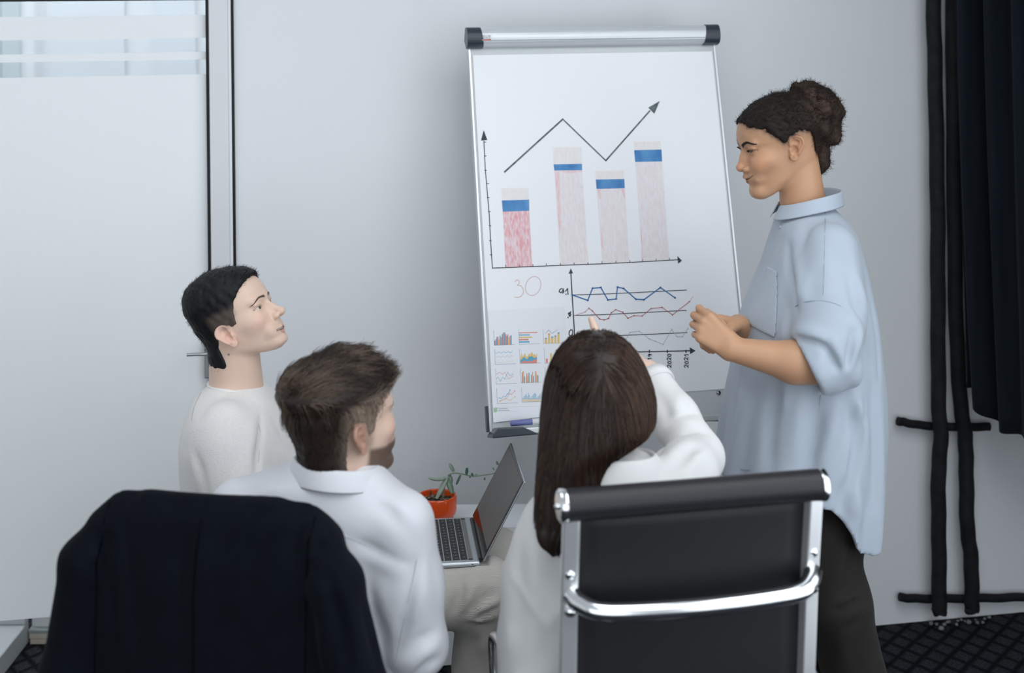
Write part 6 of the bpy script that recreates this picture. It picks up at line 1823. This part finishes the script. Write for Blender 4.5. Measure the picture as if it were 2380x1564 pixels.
j_f = folds_px(jacket_plain, [([(252, 1150), (256, 1250), (270, 1400), (285, 1564)], .009, -.014), ([(268, 1150), (272, 1250), (285, 1400), (300, 1564)], .010, .012), ([(290, 1170), (300, 1300), (320, 1500)], .014, -.010), ([(195, 1200), (225, 1290), (245, 1400), (250, 1564)], .010, .008), ([(215, 1200), (238, 1290), (252, 1380)], .008, -.008), ([(425, 1190), (420, 1350), (418, 1564)], .010, -.006), ([(705, 1180), (695, 1260), (680, 1350)], .010, -.012), ([(730, 1175), (715, 1260), (695, 1330)], .012, .008), ([(770, 1200), (745, 1270), (710, 1340)], .012, -.009), ([(655, 1260), (620, 1350), (560, 1450)], .02, .007), ([(640, 1210), (580, 1330)], .02, -.006), ([(760, 1330), (790, 1440), (810, 1564)], .010, -.012), ([(785, 1300), (820, 1420), (850, 1564)], .014, .009), ([(740, 1360), (750, 1460), (752, 1564)], .012, .007), ([(480, 1180), (470, 1300), (460, 1420)], .02, .005), ([(835, 1400), (865, 1490), (885, 1564)], .010, -.009)], 2.2, 2.9)
def jacket(p):
    return detail(p, jacket_plain(p), lambda v: -folds(v, j_f) - .0025 * waves(v, 24, 91, 4, (1.6, 1, .5)), .05)
M_suit = mat('navy_suit_wool', (.0022, .0036, .0065), .85, spec=.08, sheen=.02, bump=(500, .15, .0006), var=(24, (.0035, .0052, .009), .6))
jac = empty('suit_jacket', tuple(mid2)); jo = np.array(mid2)
tag(jac, 'dark navy suit jacket draped over the back of the left chair', 'jacket')
jb = [cbl + Rbn @ np.array(v) for v in ((-.38, -.42, .4), (.38, -.42, .4), (.38, -.18, 1.12), (-.38, -.18, 1.12))]
lo_ = np.min(jb, 0); hi_ = np.max(jb, 0)
soft('jacket_shell', jacket, lo_ - .01, hi_ + .01, .0062, M_suit, jac, jo, slack=2.0)
def jseam(name, pts, r=.0012):
    w = [cbl + Rbn @ np.array(v) for v in pts]; w = np.array(w).astype(f4)
    for _ in range(30):
        w[:, :] += (Rbn @ np.array([0, 1.0, 0])).astype(f4) * np.clip(jacket(w), -.02, .02)[:, None] * .7
    mb = MB(); mb.tube([v - jo for v in w], r, 5); mb.build(name, mat('suit_seam', (.0012, .0016, .003), 1.0, spec=0.0), jac)
jseam('centre_seam', [(-.005, -.50, 1.03 - .03 * i) for i in range(20)])
jseam('sleeve_seam', [(-.19 - .0012 * i, -.50, 1.04 - .03 * i) for i in range(14)]); jseam('sleeve_seam', [(.195 - .0005 * i, -.50, 1.04 - .03 * i) for i in range(14)])

# ------------------------------------------------------------------ 4. the pointing woman, seen from behind
D4 = 2.74
HW = Head(P(1393, 952, D4), (.06, 1), math.radians(4), scale=.97, detail=False, female=True, wid=.96, tilt=math.radians(-4))
w_foot = np.array([.24, 2.78, 0.0])
wna, wnb = HW.w((-30, 0, -35)), P(1410, 1110, 2.70)
wsl, wsr = P(1265, 1215, 2.68), P(1560, 1135, 2.70)
wer = P(1622, 1062, 2.86); wwr = P(1508, 866, 3.02)
wel = P(1230, 1470, 2.74); wwl = np.array([.12, 3.02, .62])
tip = P(1374, 741, 3.14)
whr = hand_segments(wwr, P(1428, 792, 3.10) - wwr, (.75, -.35, .55), False, .95, ((-8, -4, -2), (55, 75, 45), (65, 80, 50), (70, 80, 50)), (.7, .45, -.5), 2.0, 15)
_K = [P(1414, 826, 3.11), P(1394, 788, 3.13), P(1381, 760, 3.14), P(1374, 741, 3.145)]
whr = (whr[0] + [(wwr, _K[0], .016, .012)], [t for t in whr[1] if t[4] != 0] + [(_K[0], _K[1], .0092, .0088, 0), (_K[1], _K[2], .0088, .0084, 0), (_K[2], _K[3], .0084, .0072, 0)])
whl = hand_segments(wwl, (.2, 1, -.1), (0, 0, 1), True, .95, ((20, 30, 15),) * 4, (.7, .5, -.3))
whipl, whipr = np.array([.17, 2.78, .53]), np.array([.34, 2.76, .53]); wkl, wkr = np.array([.12, 3.12, .52]), np.array([.36, 3.12, .52]); wal, war = np.array([.10, 3.10, .10]), np.array([.36, 3.10, .10])
def body_w(p):
    d = HW.sdf(p); d = smin(d, rc(p, wna, wnb, .047, .055), .02)
    t = ell(p, P(1420, 1260, 2.69), (.13, .075, .16)); t = smin(t, ell(p, (.25, 2.72, .70), (.13, .08, .20)), .05); t = smin(t, rc(p, wsl + [.03, 0, -.02], wsr - [.03, 0, .02], .036, .036), .04); d = smin(d, t, .03)
    for (a, b_, c, h) in ((wsl, wel, wwl, whl), (wsr, wer, wwr, whr)):
        d = smin(d, np.minimum(rc(p, a, b_, .034, .032), rc(p, b_, c, .033, .025)), .015); d = smin(d, hand_sdf(p, h), .012)
    for (a, b_, c) in ((whipl, wkl, wal), (whipr, wkr, war)): d = smin(d, np.minimum(rc(p, a, b_, .065, .045), rc(p, b_, c, .043, .03)), .03)
    return d
person4 = soft('person', body_w, (wsl[0] - .08, 2.56, 0.0), (wer[0] + .06, 3.36, tip[2] + .06), .013, M_skin, None, w_foot,
               fine=([(tip[0] - .02, wwr[0] + .03, .0032)], [(2.98, 3.2, .0032)], [(wwr[2] - .02, tip[2] + .03, .0032)]),
               colf=skin_colour(HW, (.78, .56, .45), (.55, .26, .22), (.80, .40, .3), (.46, .29, .22)))
person4.location = w_foot
tag(person4, 'seated woman with long brown hair seen from behind, right arm raised and finger pointing', 'person')
M_lhair = mat('long_brown_hair', (.05, .028, .018), .42, spec=.3, attr='Col')
hr_rows = rows_px([(782, 1378, 1404, 2.735, .012), (788, 1350, 1428, 2.735, .040), (800, 1326, 1452, 2.735, .066), (825, 1300, 1478, 2.735, .088), (860, 1281, 1500, 2.735, .100), (900, 1268, 1516, 2.73, .106), (940, 1262, 1525, 2.725, .108), (975, 1258, 1524, 2.715, .105), (1005, 1255, 1508, 2.70, .096),
                   (1030, 1252, 1470, 2.685, .085), (1055, 1249, 1428, 2.67, .072), (1080, 1246, 1416, 2.655, .060), (1120, 1242, 1412, 2.635, .045), (1160, 1238, 1400, 2.62, .034), (1195, 1240, 1372, 2.61, .026), (1220, 1250, 1345, 2.605, .02), (1242, 1280, 1318, 2.60, .010)], 2.70)
T_hr = table(hr_rows); hr_lo, hr_hi = min(r[0] for r in hr_rows), max(r[0] for r in hr_rows)
def hair4(p):
    d, dx, dy = loft(p, T_hr, hr_lo, hr_hi, 2.15)
    d = d * .85
    th = np.arctan2(dy, dx); low = sstep(-p[:, 2], -(P(0, 1000, 2.7)[2]), -(P(0, 1150, 2.7)[2]))
    d = d - low * .004 * np.sin(th * 7 + 2)
    # face left free in front
    return smax(d, -ell(p, HW.w((95, 0, -15)), (.075, .085, .095)), .01)
def hair4c(V):
    c = np.tile(np.asarray((.012, .0065, .0045), f4), (len(V), 1)); return mixc(c, (.040, .022, .014), np.clip(.5 + .6 * waves(V, 70, 3, 4, (1, 1, .15)), 0, 1) * .7)
hair4o = soft('hair', hair4, (P(1225, 1000, 2.7)[0], 2.56, hr_lo - .01), (P(1540, 1000, 2.7)[0] + .02, 2.87, hr_hi + .02), .0042, M_lhair, person4, w_foot, colf=hair4c, slack=1.8)
rng = np.random.default_rng(33)
Pp, Nn = sample_surface(hair4o, 5200, rng, lambda V, N: (V[:, 2] > P(0, 1090, 2.7)[2]) & (V[:, 1] < .03))
Pp = Pp + w_foot
part = P(1400, 845, 2.64)
dn = np.array([0, 0, -1.0])
def flow4(p, t):
    rad_ = (p - part.astype(f4)) * np.array([1, .6, .35], f4); w = np.exp(-((p - part.astype(f4)) ** 2).sum(1) / (.07 ** 2))[:, None]
    return rad_ / (np.linalg.norm(rad_, axis=1, keepdims=True) + 1e-6) * w * 1.3 + dn
zt_ = Pp[:, 2]
Ls = np.clip(rng.uniform(.10, .26, len(Pp)), 0, (zt_ - P(0, 1235, 2.6)[2]) * rng.uniform(.9, 1.05, len(Pp)) + .01)
rightside = (Pp[:, 0] > P(1420, 1000, 2.65)[0]); Ls = np.where(rightside, np.minimum(Ls, np.maximum(.02, zt_ - P(0, 1030, 2.65)[2])), Ls)
ps = comb(hair4, Pp, flow4, Ls, 11, .0004, rng.uniform(.0005, .003, len(Pp)), rng, .05)
vcol = np.array([.026, .0135, .0085]) * rng.uniform(.4, 2.2, (len(Pp), 1)) * (1 + 1.6 * sstep(Pp[:, 0], P(1400, 1000, 2.7)[0], P(1500, 1000, 2.7)[0]))[:, None]  # window light painted in: strands paler towards the right
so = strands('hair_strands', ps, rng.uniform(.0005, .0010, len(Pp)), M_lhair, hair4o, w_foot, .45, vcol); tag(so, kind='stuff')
# ---- white blouse
M_blouse = mat('white_blouse', (.72, .715, .71), .65, spec=.25, sheen=.1, bump=(420, .08, .0008))
wb_rows = rows_px([(1062, 1395, 1480, 2.70, .035), (1080, 1372, 1520, 2.70, .055), (1105, 1340, 1565, 2.69, .070), (1135, 1300, 1605, 2.685, .080), (1170, 1262, 1630, 2.68, .086), (1205, 1228, 1642, 2.68, .09), (1250, 1200, 1648, 2.68, .093), (1320, 1182, 1650, 2.685, .096), (1420, 1170, 1645, 2.69, .10), (1540, 1158, 1640, 2.70, .105), (1640, 1155, 1640, 2.715, .11), (1730, 1155, 1640, 2.73, .11)], 2.66)
T_wb = table(wb_rows); b_lo, b_hi = min(r[0] for r in wb_rows), max(r[0] for r in wb_rows)
def blouse(p):
    d, dx, dy = loft(p, T_wb, b_lo, b_hi, 2.25, yaw=.05)
    d = smin(d, smin(chain(p, [wsr + [-.015, 0, -.01], (wsr + wer) / 2 + [0, 0, .0], wer], [.058, .058, .050], .03), chain(p, [wer, wer + (wwr - wer) * .45, wer + (wwr - wer) * .86], [.051, .049, .038], .02), .022), .028)
    d = smin(d, smin(chain(p, [wsl + [.02, 0, 0], (wsl + wel) / 2, wel], [.060, .060, .055], .03), rc(p, wel, wel + (wwl - wel) * .9, .055, .042), .02), .028)
    return d
blouse_plain = blouse
crs4 = folds_px(blouse_plain, [([(1478, 1085), (1505, 1045), (1535, 1015)], .010, .012), ([(1492, 1092), (1530, 1050), (1570, 1015)], .008, -.012), ([(1530, 1095), (1560, 1055), (1600, 1025)], .012, .010), ([(1560, 1098), (1590, 1060), (1625, 1035)], .008, -.011), ([(1600, 1095), (1620, 1065), (1650, 1045)], .011, .008), ([(1535, 985), (1580, 965), (1625, 960)], .009, -.009), ([(1545, 1005), (1590, 985), (1640, 985)], .011, .009), ([(1550, 1030), (1595, 1008), (1650, 1012)], .008, -.010), ([(1530, 915), (1545, 945), (1555, 985)], .010, -.008), ([(1580, 915), (1575, 945), (1570, 970)], .010, .007), ([(1600, 930), (1592, 955)], .007, -.006), ([(1430, 1100), (1470, 1090), (1500, 1100)], .01, -.006),
    ([(1185, 1330), (1230, 1400), (1275, 1460)], .008, .006), ([(1318, 1395), (1295, 1430), (1272, 1462)], .008, .006), ([(1215, 1240), (1205, 1350), (1200, 1480)], .018, -.008), ([(1245, 1250), (1240, 1350), (1245, 1420)], .018, .006), ([(1285, 1270), (1280, 1350), (1290, 1400)], .016, -.007), ([(1265, 1470), (1260, 1520), (1255, 1560)], .014, -.007), ([(1190, 1450), (1185, 1530)], .016, .006)], 2.45, 3.2)
def blouse(p):
    return detail(p, blouse_plain(p), lambda v: -folds(v, crs4) - .0026 * waves(v, 24, 57, 4))
soft('blouse', blouse, (P(1130, 1300, 2.7)[0], 2.56, b_lo), (wer[0] + .08, 3.06, P(1520, 860, 3.0)[2] + .01), .0068, M_blouse, person4, w_foot, slack=1.7)
# cuff
cu0, cu1 = wer + (wwr - wer) * .84, wer + (wwr - wer) * .96
m = MB(); m.tube([cu0 - w_foot, cu0 + (cu1 - cu0) * .5 - w_foot, cu1 - w_foot], [.043, .0415, .0385], 20, cap=False); o = m.build('cuff', M_blouse, person4); md = o.modifiers.new('t', 'SOLIDIFY'); md.thickness = .004
cpath = []
c0_ = P(1432, 1082, 2.695)
for k in range(33):
    th = math.radians(90 + 14 + 332 * k / 32); v = np.array([math.cos(th) * .068, math.sin(th) * .066, 0]); cpath.append((c0_ + v + np.array([0, 0, .008 * -math.sin(th)]), nrm(v)))
collar('collar', cpath, person4, M_blouse, w_foot, stand=.022, leaf=.042, flare=.022, leaf_out=.016)
tf = trousers_sit(whipl, whipr, wkl, wkr, wal, war)
soft('trousers', tf, (-.02, 2.60, .03), (.52, 3.26, .66), .011, mat('dark_trousers', (.014, .013, .013), .8), person4, w_foot)
for c in (wal, war):
    def shoe4(p, c=c):
        d = smin(rc(p, c + np.array([0, -.02, -.065]), c + np.array([0, .15, -.072]), .038, .028), rc(p, c + np.array([0, 0, -.05]), c, .042, .040), .02); return smax(d, .001 - p[:, 2], .004)
    soft('shoe', shoe4, c + np.array([-.07, -.09, -.12]), c + np.array([.07, .21, .06]), .009, MATS['black_shoe'], person4, w_foot)
